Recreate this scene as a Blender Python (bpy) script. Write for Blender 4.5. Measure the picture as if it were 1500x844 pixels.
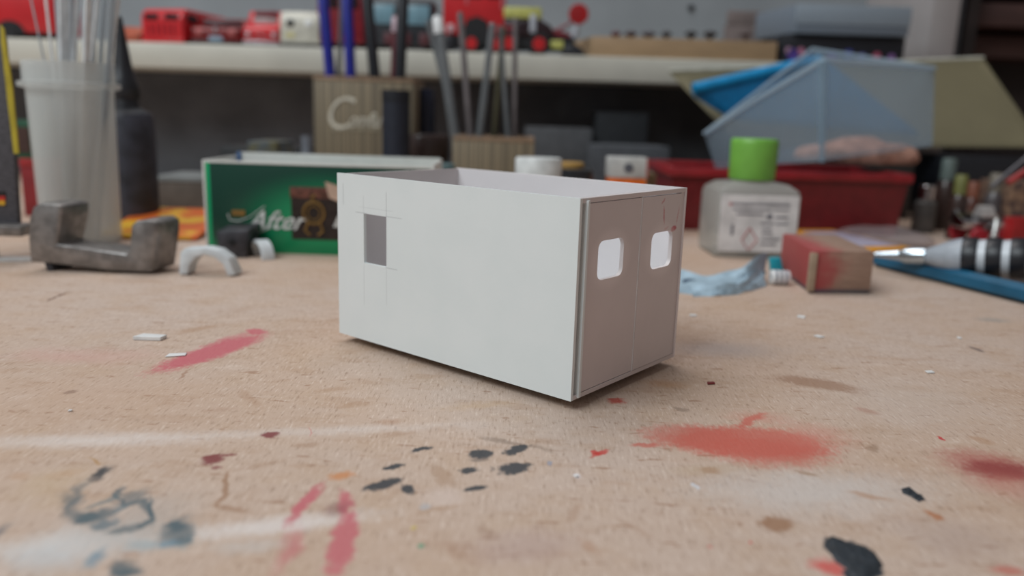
import bpy, bmesh, math, random
from mathutils import Vector, Matrix
random.seed(7)
for o in list(bpy.data.objects): bpy.data.objects.remove(o)
SC = bpy.context.scene
COL = SC.collection
PI = math.pi

# ------------------------------------------------------------------ camera
FP, PITCH, ROLL, HC = 1166.8, 0.21161, 0.03145, 0.0707      # focal length in pixels of a 1500x844 frame
cp, sp, cr, sr = math.cos(PITCH), math.sin(PITCH), math.cos(ROLL), math.sin(ROLL)
FW = Vector((0, cp, -sp)); R0 = Vector((1, 0, 0)); U0 = Vector((0, sp, cp))
RT = R0*cr + U0*sr; UP = -R0*sr + U0*cr
CAMP = Vector((0, 0, HC))
cam_d = bpy.data.cameras.new('camera'); cam = bpy.data.objects.new('camera', cam_d); COL.objects.link(cam)
M = Matrix((RT, UP, -FW)).transposed().to_4x4(); M.translation = CAMP
cam.matrix_world = M
cam_d.sensor_width = 36; cam_d.lens = 36*FP/1500; cam_d.clip_start = 0.01; cam_d.clip_end = 20
cam_d.dof.use_dof = True; cam_d.dof.focus_distance = 0.205
cam_d.dof.aperture_fstop = (cam_d.lens/1000)/0.0030
cam_d.dof.aperture_blades = 0
SC.camera = cam
SC.view_settings.view_transform = 'Standard'; SC.view_settings.look = 'None'
SC.view_settings.gamma = 1; SC.view_settings.exposure = 0.07; SC.view_settings.use_curve_mapping = False

# ------------------------------------------------------------------ world and lights
w = bpy.data.worlds.new('world'); SC.world = w; w.use_nodes = True
w.node_tree.nodes['Background'].inputs[0].default_value = (1.0, 0.90, 0.88, 1)
w.node_tree.nodes['Background'].inputs[1].default_value = 0.17
def area(name, loc, target, size, size_y, power, col):
    d = bpy.data.lights.new(name, 'AREA'); d.shape = 'RECTANGLE'; d.size = size; d.size_y = size_y
    d.energy = power; d.color = col
    o = bpy.data.objects.new(name, d); COL.objects.link(o); o.location = loc
    o.rotation_euler = (Vector(target)-Vector(loc)).to_track_quat('-Z', 'Y').to_euler()
    return o
area('window_light', (-0.88, -0.42, 1.24), (0.0, 0.30, 0.0), 1.1, 0.8, 18.5, (0.88, 0.97, 1.0))
area('ceiling_light', (-0.25, 0.72, 1.2), (-0.05, 0.35, 0.0), 0.9, 0.4, 5.5, (1.0, 0.96, 0.94))

# ------------------------------------------------------------------ unprojection: a pixel of the photograph to a place in the room
def ray(px, py): return FW + RT*((px-750)/FP) - UP*((py-422)/FP)
def G(px, py, z=0.0):
    d = ray(px, py); return CAMP + d*((z-HC)/d.z)
def P(px, py, Y):
    d = ray(px, py); return CAMP + d*(Y/d.y)

# ------------------------------------------------------------------ materials
def lin(c):
    return tuple(((v/255)/12.92 if v/255 <= 0.04045 else ((v/255+0.055)/1.055)**2.4) for v in c[:3]) + (1,)
class N:
    def __init__(s, m):
        m.use_nodes = True; s.t = m.node_tree; s.n = s.t.nodes; s.l = s.t.links
        s.b = s.n.get('Principled BSDF'); s.out = s.n.get('Material Output')
    def new(s, t, **k):
        n = s.n.new(t)
        for a, v in k.items(): setattr(n, a, v)
        return n
    def put(s, sock, v):
        if isinstance(v, bpy.types.NodeSocket): s.l.new(v, sock)
        else: sock.default_value = v
    def math(s, op, a, b=0.0, clamp=False):
        n = s.new('ShaderNodeMath', operation=op); n.use_clamp = clamp
        s.put(n.inputs[0], a); s.put(n.inputs[1], b); return n.outputs[0]
    def vmath(s, op, a, b=None):
        n = s.new('ShaderNodeVectorMath', operation=op); s.put(n.inputs[0], a)
        if b is not None: s.put(n.inputs[1], b)
        return n.outputs['Value'] if op == 'LENGTH' else n.outputs[0]
    def noise(s, vec, scale, detail=3.0, rough=0.5):
        n = s.new('ShaderNodeTexNoise'); s.put(n.inputs['Vector'], vec); n.inputs['Scale'].default_value = scale
        n.inputs['Detail'].default_value = detail; n.inputs['Roughness'].default_value = rough; return n
    def ramp(s, v, a, b, lo=0.0, hi=1.0, smooth=True):
        n = s.new('ShaderNodeMapRange'); n.interpolation_type = 'SMOOTHSTEP' if smooth else 'LINEAR'
        s.put(n.inputs[0], v)
        for i, x in zip((1, 2, 3, 4), (a, b, lo, hi)): n.inputs[i].default_value = x
        return n.outputs[0]
    def mix(s, f, a, b, blend='MIX'):
        n = s.new('ShaderNodeMix', data_type='RGBA', blend_type=blend)
        s.put(n.inputs[0], f); s.put(n.inputs[6], a); s.put(n.inputs[7], b); return n.outputs[2]
    def mapping(s, vec, loc=(0, 0, 0), rot=(0, 0, 0), scale=(1, 1, 1), kind='TEXTURE'):
        n = s.new('ShaderNodeMapping', vector_type=kind); s.put(n.inputs[0], vec)
        n.inputs[1].default_value = loc; n.inputs[2].default_value = rot; n.inputs[3].default_value = scale
        return n.outputs[0]
    def obj(s): return s.new('ShaderNodeTexCoord').outputs['Object']
    def bump(s, h, strength, dist):
        n = s.new('ShaderNodeBump'); s.put(n.inputs['Height'], h); n.inputs['Strength'].default_value = strength
        n.inputs['Distance'].default_value = dist; s.l.new(n.outputs[0], s.b.inputs['Normal'])

MATS = {}
def mat(name, c, rough=0.5, metal=0.0, var=0.08, scale=120.0, stretch=(1, 1, 1), bump=0.1, coat=0.0, alpha=None, c2=None):
    if name in MATS: return MATS[name]
    m = bpy.data.materials.new(name); n = N(m); MATS[name] = m
    v = n.mapping(n.obj(), scale=stretch, kind='POINT')
    ns = n.noise(v, scale, 4)
    c = lin(c)
    dark = tuple(x*(1-3*var) for x in c[:3])+(1,) if c2 is None else lin(c2)
    n.put(n.b.inputs['Base Color'], n.mix(n.ramp(ns.outputs[0], 0.3, 0.7), dark, c))
    n.b.inputs['Roughness'].default_value = rough; n.b.inputs['Metallic'].default_value = metal
    n.b.inputs['Coat Weight'].default_value = coat
    if bump: n.bump(ns.outputs[0], bump, 0.0005)
    if alpha is not None:      # milky see-through plastic: part of the light passes straight, part is scattered
        tr = n.new('ShaderNodeBsdfTransparent'); tl = n.new('ShaderNodeBsdfTranslucent'); tl.inputs[0].default_value = c
        mx = n.new('ShaderNodeMixShader'); mx.inputs[0].default_value = 0.35
        n.l.new(n.b.outputs[0], mx.inputs[1]); n.l.new(tl.outputs[0], mx.inputs[2])
        m2 = n.new('ShaderNodeMixShader'); m2.inputs[0].default_value = alpha
        n.l.new(tr.outputs[0], m2.inputs[1]); n.l.new(mx.outputs[0], m2.inputs[2])
        n.l.new(m2.outputs[0], n.out.inputs[0])
    return m

# ------------------------------------------------------------------ mesh helpers
class MB:
    """collects shapes, links them as one mesh"""
    def __init__(s): s.bm = bmesh.new()
    def _merge(s, b, mtx=None):
        if mtx is not None: b.transform(mtx)
        me = bpy.data.meshes.new('tmp'); b.to_mesh(me); b.free(); s.bm.from_mesh(me); bpy.data.meshes.remove(me); return s
    def box(s, lo, hi, bev=0.0, seg=2, mtx=None):
        b = bmesh.new(); bmesh.ops.create_cube(b, size=1)
        lo, hi = Vector(lo), Vector(hi)
        for v in b.verts: v.co = Vector((lo[i]+(v.co[i]+.5)*(hi[i]-lo[i]) for i in range(3)))
        if bev: bmesh.ops.bevel(b, geom=list(b.edges), offset=bev, segments=seg, affect='EDGES', profile=.5)
        return s._merge(b, mtx)
    def hexa(s, p, bev=0.0):
        """eight corners: bottom ring of four then top ring of four"""
        b = bmesh.new(); v = [b.verts.new(q) for q in p]
        for f in ((3,2,1,0),(4,5,6,7),(0,1,5,4),(1,2,6,5),(2,3,7,6),(3,0,4,7)): b.faces.new([v[i] for i in f])
        bmesh.ops.recalc_face_normals(b, faces=b.faces)
        if bev: bmesh.ops.bevel(b, geom=list(b.edges), offset=bev, segments=2, affect='EDGES', profile=.5)
        return s._merge(b)
    def prism(s, pts, vec, bev=0.0, mtx=None, seg=2):
        b = bmesh.new(); vec = Vector(vec)
        a = [b.verts.new(Vector(q)) for q in pts]; c = [b.verts.new(Vector(q)+vec) for q in pts]
        n = len(pts); b.faces.new(a); b.faces.new(c[::-1])
        for i in range(n): b.faces.new((a[i], c[i], c[(i+1) % n], a[(i+1) % n]))
        bmesh.ops.recalc_face_normals(b, faces=b.faces)
        if bev: bmesh.ops.bevel(b, geom=list(b.edges), offset=bev, segments=seg, affect='EDGES', profile=.5)
        return s._merge(b, mtx)
    def lathe(s, prof, seg=32, mtx=None, closed=False):
        b = bmesh.new(); rings = []
        for r, z in prof:
            rings.append([b.verts.new((r*math.cos(2*PI*i/seg), r*math.sin(2*PI*i/seg), z)) for i in range(seg)])
        for a, c in zip(rings, rings[1:] + ([rings[0]] if closed else [])):
            for i in range(seg): b.faces.new((a[i], a[(i+1) % seg], c[(i+1) % seg], c[i]))
        if not closed:
            b.faces.new(rings[0][::-1]); b.faces.new(rings[-1])
        bmesh.ops.recalc_face_normals(b, faces=b.faces)
        return s._merge(b, mtx)
    def tube(s, pts, r, seg=12):
        pts = [Vector(q) for q in pts]; rs = r if isinstance(r, (list, tuple)) else [r]*len(pts)
        b = bmesh.new(); rings = []
        for i, q in enumerate(pts):
            t = (pts[min(i+1, len(pts)-1)] - pts[max(i-1, 0)]).normalized()
            x = t.cross(Vector((0, 1, 0.01)) if abs(t.y) < .9 else Vector((1, 0, 0))).normalized(); y = t.cross(x)
            rings.append([b.verts.new(q + (x*math.cos(2*PI*k/seg) + y*math.sin(2*PI*k/seg))*rs[i]) for k in range(seg)])
        for a, c in zip(rings, rings[1:]):
            for i in range(seg): b.faces.new((a[i], a[(i+1) % seg], c[(i+1) % seg], c[i]))
        b.faces.new(rings[0][::-1]); b.faces.new(rings[-1])
        bmesh.ops.recalc_face_normals(b, faces=b.faces)
        return s._merge(b)
    def plate(s, outer, hole, t, mtx=None):
        """plate in the XZ plane with one hole; outer rectangle (x0,z0,x1,z1), hole a loop of (x,z) ccw from lower left; thickness +Y"""
        b = bmesh.new(); x0, z0, x1, z1 = outer; n = len(hole)
        def proj(x, z):      # each hole point's partner on the rectangle
            cx = sum(h[0] for h in hole)/n; cz = sum(h[1] for h in hole)/n
            dx, dz = x-cx, z-cz
            ks = []
            if dx > 1e-9: ks.append((x1-cx)/dx)
            if dx < -1e-9: ks.append((x0-cx)/dx)
            if dz > 1e-9: ks.append((z1-cz)/dz)
            if dz < -1e-9: ks.append((z0-cz)/dz)
            k = min(ks); return cx+dx*k, cz+dz*k
        ou = [proj(*h) for h in hole]
        used = set()
        for c in ((x0, z0), (x1, z0), (x1, z1), (x0, z1)):
            i = min((k for k in range(n) if k not in used), key=lambda k: (ou[k][0]-c[0])**2+(ou[k][1]-c[1])**2); ou[i] = c; used.add(i)
        L = [[b.verts.new((q[0], y, q[1])) for q in ring] for y in (0, t) for ring in (hole, ou)]
        hf, of, hb, ob = L
        for i in range(n):
            j = (i+1) % n
            b.faces.new((of[i], of[j], hf[j], hf[i])); b.faces.new((ob[j], ob[i], hb[i], hb[j]))
            b.faces.new((hf[i], hf[j], hb[j], hb[i])); b.faces.new((of[j], of[i], ob[i], ob[j]))
        bmesh.ops.remove_doubles(b, verts=b.verts, dist=1e-7); bmesh.ops.recalc_face_normals(b, faces=b.faces)
        return s._merge(b, mtx)
    def build(s, name, m, parent=None, loc=None):
        for f in s.bm.faces: f.smooth = True
        for e in s.bm.edges:
            if len(e.link_faces) != 2 or e.calc_face_angle(0) > math.radians(38): e.smooth = False
        me = bpy.data.meshes.new(name); s.bm.to_mesh(me); s.bm.free(); me.materials.append(m)
        o = bpy.data.objects.new(name, me); COL.objects.link(o)
        if parent: o.parent = parent
        if loc is not None: o.location = loc
        return o
def tag(o, label=None, cat=None, group=None, kind=None):
    if label: o['label'] = label
    if cat: o['category'] = cat
    if group: o['group'] = group
    if kind: o['kind'] = kind
    return o
def thing(name, label, cat, loc=(0, 0, 0), rz=0.0, group=None):
    o = bpy.data.objects.new(name, None); COL.objects.link(o); o.empty_display_size = .01
    o.location = loc; o.rotation_euler = (0, 0, rz); return tag(o, label, cat, group)
def rr(x0, z0, x1, z1, r, k=5):
    """rounded rectangle loop, counter-clockwise"""
    out = []
    for cx, cz, a in ((x1-r, z0+r, -90), (x1-r, z1-r, 0), (x0+r, z1-r, 90), (x0+r, z0+r, 180)):
        for i in range(k+1):
            t = math.radians(a+90*i/k); out.append((cx+r*math.cos(t), cz+r*math.sin(t)))
    return out
def text(name, body, m, parent, loc, size, rx=PI/2, rz=0.0, shear=0.0, extrude=0.0001, align='LEFT', ry=0.0, offset=0.0):
    c = bpy.data.curves.new(name, 'FONT'); c.body = body; c.size = size; c.shear = shear; c.extrude = extrude
    c.align_x = align; c.offset = offset
    tmp = bpy.data.objects.new('tmp', c); COL.objects.link(tmp); dg = bpy.context.evaluated_depsgraph_get()
    me = bpy.data.meshes.new_from_object(tmp.evaluated_get(dg)); bpy.data.objects.remove(tmp)
    o = bpy.data.objects.new(name, me); COL.objects.link(o); me.materials.clear(); me.materials.append(m); o.parent = parent
    o.location = loc; o.rotation_euler = (rx, ry, rz); return o
ROTX = Matrix.Rotation(PI/2, 4, 'X'); ROTY = Matrix.Rotation(PI/2, 4, 'Y')
def T(x, y, z): return Matrix.Translation((x, y, z))

# ================================================================== SETTING
# --- workbench top with its years of paint
def bench_material(cell=None):
    m = bpy.data.materials.new('stained_board'); n = N(m); cnt = [0]
    co = n.obj()
    big = n.noise(co, 9, 3); mid = n.noise(co, 60, 4, .6); fine = n.noise(co, 420, 5, .65)
    fib = n.noise(n.mapping(co, scale=(1500, 260, 900), kind='POINT'), 1.0, 4, .65)
    fib2 = n.noise(n.mapping(co, scale=(330, 700, 300), kind='POINT'), 1.0, 3, .6)
    col = n.mix(n.ramp(big.outputs[0], .35, .65), lin((190, 164, 145)), lin((193, 173, 160)))
    col = n.mix(n.math('MULTIPLY', n.ramp(mid.outputs[0], .42, .72), .45), col, lin((184, 155, 130)))
    col = n.mix(n.math('MULTIPLY', n.ramp(mid.outputs['Color'], .5, .7), .25), col, lin((205, 188, 178)))
    mot = n.noise(n.mapping(co, scale=(55, 130, 50), kind='POINT'), 1.0, 4, .6)
    col = n.mix(n.ramp(mot.outputs[0], .52, .68, 0, .42), col, lin((172, 140, 116)))
    col = n.mix(n.ramp(mot.outputs['Color'], .42, .30, 0, .40), col, lin((216, 198, 186)))
    mk = n.noise(n.mapping(co, scale=(130, 420, 50), rot=(0, 0, .25), kind='POINT'), 1.0, 3, .55)
    col = n.mix(n.ramp(mk.outputs[0], .635, .69, 0, .55), col, lin((146, 106, 80)))
    # pressed fibres
    col = n.mix(n.math('MULTIPLY', n.ramp(fib.outputs[0], .54, .70), .62), col, lin((140, 112, 92)))
    col = n.mix(n.math('MULTIPLY', n.ramp(fib.outputs[0], .46, .30), .42), col, lin((228, 212, 200)))
    col = n.mix(n.math('MULTIPLY', n.ramp(fib2.outputs[0], .60, .75), .30), col, lin((150, 122, 98)))
    # distorted coordinates for the stains
    d1 = n.vmath('SUBTRACT', n.noise(co, 170, 4, .6).outputs['Color'], (.5, .5, .5))
    d2 = n.vmath('SUBTRACT', n.noise(co, 45, 2, .5).outputs['Color'], (.5, .5, .5))
    v1 = n.vmath('ADD', co, n.vmath('MULTIPLY', d1, (.0045, .0045, 0)))
    v2 = n.vmath('ADD', v1, n.vmath('MULTIPLY', d2, (.016, .016, 0)))
    brush = n.noise(n.mapping(co, scale=(900, 500, 300), kind='POINT'), 1.0, 4, .65).outputs[0]
    brc = n.math('SUBTRACT', brush, .5)
    def stain(col, c, ex, ey, ang, rgb, a, soft, wild, rough):
        # only the stains that reach this cell of the board go into its material
        mg = 1.35+rough*.35; wx_ = mg*(abs(ex*math.cos(ang))+abs(ey*math.sin(ang)))+.004+.010*wild; wy_ = mg*(abs(ex*math.sin(ang))+abs(ey*math.cos(ang)))+.004+.010*wild
        if c[0]+wx_ < cell[0] or c[0]-wx_ > cell[2] or c[1]+wy_ < cell[1] or c[1]-wy_ > cell[3]: return col
        cnt[0] += 1
        v = n.mapping(v2 if wild else v1, loc=(c[0], c[1], 0), rot=(0, 0, ang), scale=(ex, ey, 1000))
        L = n.math('MULTIPLY_ADD', brc, rough); L.node.inputs[2].default_value = 0
        n.l.new(n.vmath('LENGTH', v), L.node.inputs[2])
        k = n.ramp(L, 1.0+soft*.4, 1.0-soft, 0, a)
        return n.mix(k, col, lin(rgb))
    def E(cx, cy, hw, hh, rgb, a=.8, soft=.5, wild=0, rough=1.0, ang=0):
        nonlocal col
        c = G(cx, cy); ex = (G(cx+hw, cy)-G(cx-hw, cy)).length/2; ey = (G(cx, cy-hh)-G(cx, cy+hh)).length/2
        col = stain(col, c, ex, ey, ang+.03, rgb, a, soft, wild, rough)
    def S(x1, y1, x2, y2, h, rgb, a=.8, soft=.4, wild=0, rough=1.0):
        nonlocal col
        p, q = G(x1, y1), G(x2, y2); c = (p+q)/2; d = q-p; an = math.atan2(d.y, d.x)
        mx, my = (x1+x2)/2, (y1+y2)/2
        wy = (G(mx, my-h/2)-G(mx, my+h/2)).length/2
        wx = (G(mx+h/2, my)-G(mx-h/2, my)).length/2
        wd = abs(wy*math.cos(an))+abs(wx*math.sin(an)) if abs(y2-y1) < 2*abs(x2-x1) else wx
        col = stain(col, c, d.length/2*1.06, wd, an, rgb, a, soft, wild, rough)
    W1 = (222, 216, 214); BR = (150, 112, 84); RD = (190, 92, 104); RK = (120, 45, 50); TQ = (84, 98, 104); BK = (44, 52, 60); OR = (190, 90, 76)
    # whitish glue trails and hazes
    S(-80, 650, 330, 640, 22, W1, .50, 1.0); S(250, 640, 720, 622, 15, W1, .32, 1.0)
    S(-60, 815, 270, 785, 60, (208, 208, 208), .6, .9, 1); S(230, 790, 560, 752, 26, W1, .62, .9); S(0, 835, 120, 830, 60, (190, 196, 200), .5, .9, 1)
    E(1190, 715, 210, 34, (200, 196, 194), .55, .95, 1); E(1330, 590, 160, 40, (196, 184, 176), .4, .95, 1)
    E(1060, 512, 90, 12, (176, 166, 164), .55, .9); E(650, 730, 35, 20, (205, 186, 176), .6, .8); E(760, 800, 120, 26, (176, 152, 146), .5, .9, 1)
    E(140, 575, 180, 40, (190, 160, 140), .35, .95, 1); E(120, 520, 110, 14, (196, 150, 140), .45, .9, 1)
    E(70, 715, 60, 30, (190, 165, 135), .5, .9, 1); E(1400, 790, 90, 30, (170, 150, 142), .45, .9, 1)
    # brown marks
    S(480, 700, 520, 694, 12, (196, 130, 80), .8, .6); S(334, 690, 322, 742, 12, BR, .75, .5); S(318, 738, 370, 752, 8, BR, .6, .6)
    S(340, 690, 420, 672, 10, BR, .35, .8); S(700, 640, 780, 655, 7, (120, 100, 86), .55, .7); S(770, 650, 810, 662, 6, (120, 100, 86), .4, .7)
    S(625, 680, 672, 715, 14, (160, 126, 98), .5, .7); S(600, 755, 680, 740, 8, (165, 130, 100), .45, .8); S(490, 598, 545, 590, 9, (165, 130, 102), .5, .7)
    S(640, 600, 760, 588, 12, (190, 158, 125), .45, .9); 
    S(1130, 552, 1265, 572, 16, (150, 116, 94), .75, .5); S(1115, 775, 1160, 762, 20, (146, 106, 76), .8, .4); E(1367, 756, 9, 7, (170, 112, 76), .85, .4)
    E(1042, 690, 16, 6, (158, 118, 92), .7, .5); S(970, 690, 1090, 688, 16, (176, 150, 120), .4, .9); S(1160, 690, 1200, 698, 6, (150, 118, 92), .6, .6)
    S(1240, 722, 1310, 732, 8, (170, 128, 98), .6, .7); S(1250, 596, 1290, 608, 8, (168, 128, 112), .6, .7); S(1270, 654, 1290, 660, 12, (140, 110, 88), .55, .6)
    S(985, 596, 1010, 603, 6, (110, 90, 76), .5, .7); S(1415, 640, 1460, 650, 8, (170, 130, 100), .5, .7); S(940, 560, 1010, 565, 12, (176, 130, 90), .5, .8)
    S(1430, 468, 1480, 470, 6, (150, 146, 142), .6, .8); E(1431, 512, 6, 4, (110, 96, 92), .8, .4); E(86, 434, 4, 8, (110, 80, 66), .8, .5)
    S(250, 490, 330, 474, 9, (170, 136, 110), .6, .7); S(262, 556, 278, 540, 6, (150, 110, 86), .6, .6); S(350, 570, 385, 598, 8, (170, 136, 112), .5, .7); S(90, 578, 112, 572, 6, (140, 112, 96), .7, .6)
    S(290, 604, 345, 598, 8, (172, 140, 120), .45, .8); S(870, 800, 900, 830, 14, (165, 120, 90), .4, .8, 1); S(20, 700, 70, 690, 16, (180, 140, 110), .4, .9, 1)
    S(455, 575, 520, 566, 8, (166, 132, 104), .5, .8); S(545, 622, 590, 616, 9, (166, 126, 98), .45, .8); S(1420, 690, 1500, 700, 14, (160, 120, 104), .4, .9, 1)
    # red paint
    S(222, 546, 386, 489, 28, RD, .88, .4, 0, .8); S(290, 512, 372, 484, 10, RD, .5, .6); S(360, 486, 392, 486, 9, RD, .8, .4)
    E(395, 638, 15, 5, RK, .9, .4); E(312, 672, 19, 8, RK, .9, .5); E(318, 684, 8, 4, RK, .7, .5); S(325, 668, 345, 664, 4, RK, .7, .5)
    S(418, 770, 472, 708, 20, RD, .85, .5); S(396, 830, 435, 770, 40, RD, .55, .8, 1); S(500, 715, 512, 760, 22, RD, .8, .6); S(515, 745, 488, 850, 44, RD, .82, .4)
    E(1095, 648, 126, 24, OR, .80, .35, 0, .5); E(1130, 662, 95, 22, OR, .62, .5); E(1015, 640, 80, 20, OR, .55, .4); S(925, 652, 970, 652, 6, OR, .7, .5); S(1075, 628, 1120, 606, 8, OR, .8, .6)
    E(1110, 612, 50, 10, (200, 120, 106), .3, .9); E(1190, 638, 60, 20, (200, 120, 106), .4, .9)
    E(1450, 682, 70, 22, (166, 78, 74), .75, .9); E(1470, 690, 60, 14, (140, 62, 60), .9, .7); E(1480, 712, 60, 20, (180, 110, 98), .5, .9)
    S(865, 672, 895, 658, 4, (190, 60, 54), .85, .6); E(875, 664, 7, 4, (190, 60, 54), .85, .4); E(903, 587, 14, 5, (176, 60, 50), .8, .5); E(1378, 642, 4, 3, (190, 50, 56), .9, .4)
    E(1218, 832, 30, 14, (200, 70, 66), .8, .6); E(1100, 796, 3, 3, (200, 50, 50), .9, .4); E(1480, 838, 30, 8, (184, 96, 84), .7, .7); S(450, 625, 455, 640, 3, (190, 90, 90), .5, .5)
    E(495, 745, 22, 12, (118, 74, 76), .5, .8); E(1040, 800, 4, 4, (190, 60, 60), .6, .5)
    # grey-blue smears at lower left
    S(108, 770, 160, 742, 20, TQ, .8, .7, 1); S(160, 745, 215, 728, 16, TQ, .65, .8, 1); E(103, 733, 12, 22, TQ, .65, .8, 1); S(218, 728, 228, 770, 12, TQ, .85, .6); S(150, 782, 220, 768, 12, TQ, .9, .5)
    E(148, 694, 13, 11, BK, .9, .6); E(258, 782, 24, 22, TQ, .85, .6, 1); E(272, 796, 14, 10, (120, 150, 160), .6, .8); E(176, 722, 8, 9, TQ, .8, .6); E(140, 818, 14, 14, (120, 140, 152), .6, .8); E(175, 842, 30, 12, TQ, .8, .6, 1)
    E(0, 778, 12, 14, (110, 108, 110), .7, .8); E(200, 770, 90, 40, (150, 146, 142), .4, .9, 1)
    E(215, 805, 40, 10, (150, 166, 172), .6, .8, 1)
    S(110, 765, 150, 752, 18, TQ, .9, .6); S(96, 720, 112, 745, 14, TQ, .6, .8); S(165, 752, 190, 735, 10, (96, 116, 124), .8, .7); S(222, 738, 224, 765, 10, TQ, .9, .6); S(205, 772, 228, 758, 12, TQ, .9, .6)
    S(238, 775, 270, 772, 14, TQ, .85, .6); S(262, 786, 276, 800, 16, TQ, .8, .6); S(170, 725, 178, 742, 8, TQ, .8, .6); S(120, 748, 178, 726, 8, (100, 116, 120), .7, .7); S(146, 682, 132, 672, 4, (170, 130, 80), .7, .6)
    S(130, 775, 175, 760, 14, (96, 112, 120), .8, .6); S(180, 742, 215, 732, 12, TQ, .75, .6); S(98, 745, 120, 768, 14, TQ, .7, .7); S(240, 770, 262, 768, 12, TQ, .9, .5); S(228, 800, 268, 796, 12, (110, 136, 150), .7, .7)
    S(150, 800, 132, 825, 14, (120, 142, 156), .6, .8); S(160, 835, 205, 842, 16, TQ, .85, .6); S(206, 735, 222, 750, 9, TQ, .8, .6); S(300, 806, 420, 796, 20, (196, 190, 186), .5, .9); S(60, 700, 130, 690, 10, (184, 150, 120), .5, .9)
    S(430, 655, 470, 648, 6, BR, .4, .7); S(560, 640, 610, 632, 7, BR, .35, .7); S(700, 770, 730, 790, 14, (150, 118, 98), .5, .8); S(850, 735, 830, 770, 12, (160, 124, 100), .4, .8); S(905, 760, 960, 790, 10, (158, 124, 102), .4, .8); S(640, 790, 700, 830, 16, (165, 130, 108), .4, .9)
    # dark brush dabs in the middle
    for a in ((602, 663, 634, 655, 6), (533, 720, 588, 702, 11), (560, 688, 594, 680, 5), (588, 712, 604, 724, 10), (690, 668, 722, 662, 13), (738, 665, 773, 652, 9),
              (730, 692, 778, 680, 15), (672, 692, 700, 687, 7), (679, 720, 714, 713, 7)):
        S(*a, BK, .93, .35, 0, 1.0)
    E(702, 674, 14, 4, (60, 56, 60), .5, .6); E(616, 798, 5, 4, (60, 150, 120), .8, .5); E(606, 774, 4, 4, (200, 180, 80), .6, .5); E(626, 742, 8, 6, (160, 170, 180), .5, .7)
    E(806, 680, 5, 5, (140, 150, 170), .7, .6); E(844, 697, 5, 5, (226, 220, 224), .8, .5); E(1015, 712, 5, 5, (206, 210, 218), .7, .5); E(720, 688, 4, 4, BK, .4, .5)
    # the big blot in the right foreground and its smaller neighbour
    S(1213, 790, 1262, 826, 30, BK, .97, .15, 0, .5); S(1240, 818, 1288, 824, 44, BK, .97, .15, 0, .5); E(1262, 846, 26, 16, BK, .97, .15)
    S(1322, 717, 1352, 732, 11, BK, .95, .2)
    n.put(n.b.inputs['Base Color'], col)
    n.b.inputs['Roughness'].default_value = .62
    n.b.inputs['Specular IOR Level'].default_value = .35
    h = n.math('ADD', fib.outputs[0], n.math('MULTIPLY', fine.outputs[0], .6))
    n.bump(h, .35, .00035)
    return m, cnt[0]
GX = [-.85, -.11, -.075, -.045, -.02, .02, .055, .10, .95]; GY = [-.25, .125, .14, .158, .185, .23, .98]
bb = bmesh.new(); Z0 = -.022; vt = {}
def bv(i, j, z): 
    k = (i, j, z)
    if k not in vt: vt[k] = bb.verts.new((GX[i], GY[j], z))
    return vt[k]
bmats = []
for i in range(len(GX)-1):
    for j in range(len(GY)-1):
        f = bb.faces.new((bv(i, j, 0), bv(i+1, j, 0), bv(i+1, j+1, 0), bv(i, j+1, 0)))
        bm_, k_ = bench_material((GX[i], GY[j], GX[i+1], GY[j+1])); f.material_index = len(bmats); bmats.append(bm_)
        if k_ > 44: print('cell', i, j, 'has', k_, 'stains')
        bb.faces.new((bv(i, j+1, Z0), bv(i+1, j+1, Z0), bv(i+1, j, Z0), bv(i, j, Z0)))
ni, nj = len(GX)-1, len(GY)-1
for i in range(ni):
    bb.faces.new((bv(i, 0, Z0), bv(i+1, 0, Z0), bv(i+1, 0, 0), bv(i, 0, 0))); bb.faces.new((bv(i+1, nj, Z0), bv(i, nj, Z0), bv(i, nj, 0), bv(i+1, nj, 0)))
for j in range(nj):
    bb.faces.new((bv(0, j+1, Z0), bv(0, j, Z0), bv(0, j, 0), bv(0, j+1, 0))); bb.faces.new((bv(ni, j, Z0), bv(ni, j+1, Z0), bv(ni, j+1, 0), bv(ni, j, 0)))
bme = bpy.data.meshes.new('workbench'); bb.to_mesh(bme); bb.free()
for bm_ in bmats: bme.materials.append(bm_)
bench = bpy.data.objects.new('workbench', bme); COL.objects.link(bench)
tag(bench, 'paint-stained pale fibreboard workbench top that carries the whole clutter', 'workbench')
# two raised dabs of dried black paint
def blot(outline, h, parent):
    b = bmesh.new(); n = len(outline); c = sum(outline, Vector())/n; rings = []
    for k, (s, z) in enumerate(((1, 0), (.93, h*.6), (.75, h), (.45, h*.8), (.2, h*1.1))):
        rings.append([b.verts.new(c+(q-c)*s*(1+.05*random.uniform(-1, 1)*(k > 0)) + Vector((0, 0, z*random.uniform(.6, 1.3)))) for q in outline])
    for a, d in zip(rings, rings[1:]):
        for i in range(n): b.faces.new((a[i], a[(i+1) % n], d[(i+1) % n], d[i]))
    b.faces.new(rings[-1]); bmesh.ops.recalc_face_normals(b, faces=b.faces)
    x = MB(); x._merge(b); return x.build('paint_blot', mat('dried_black', (42, 50, 58), .5, 0, .15, 900, bump=.9), parent)
blot([G(*q) for q in ((1211,792),(1218,785),(1232,790),(1247,797),(1268,800),(1282,810),(1293,826),(1288,840),(1270,850),(1245,848),(1240,834),(1224,824),(1215,808))], .0004, bench)
blot([G(*q) for q in ((1320,716),(1332,713),(1343,722),(1354,732),(1346,736),(1334,728),(1322,723))], .0002, bench)

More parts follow.
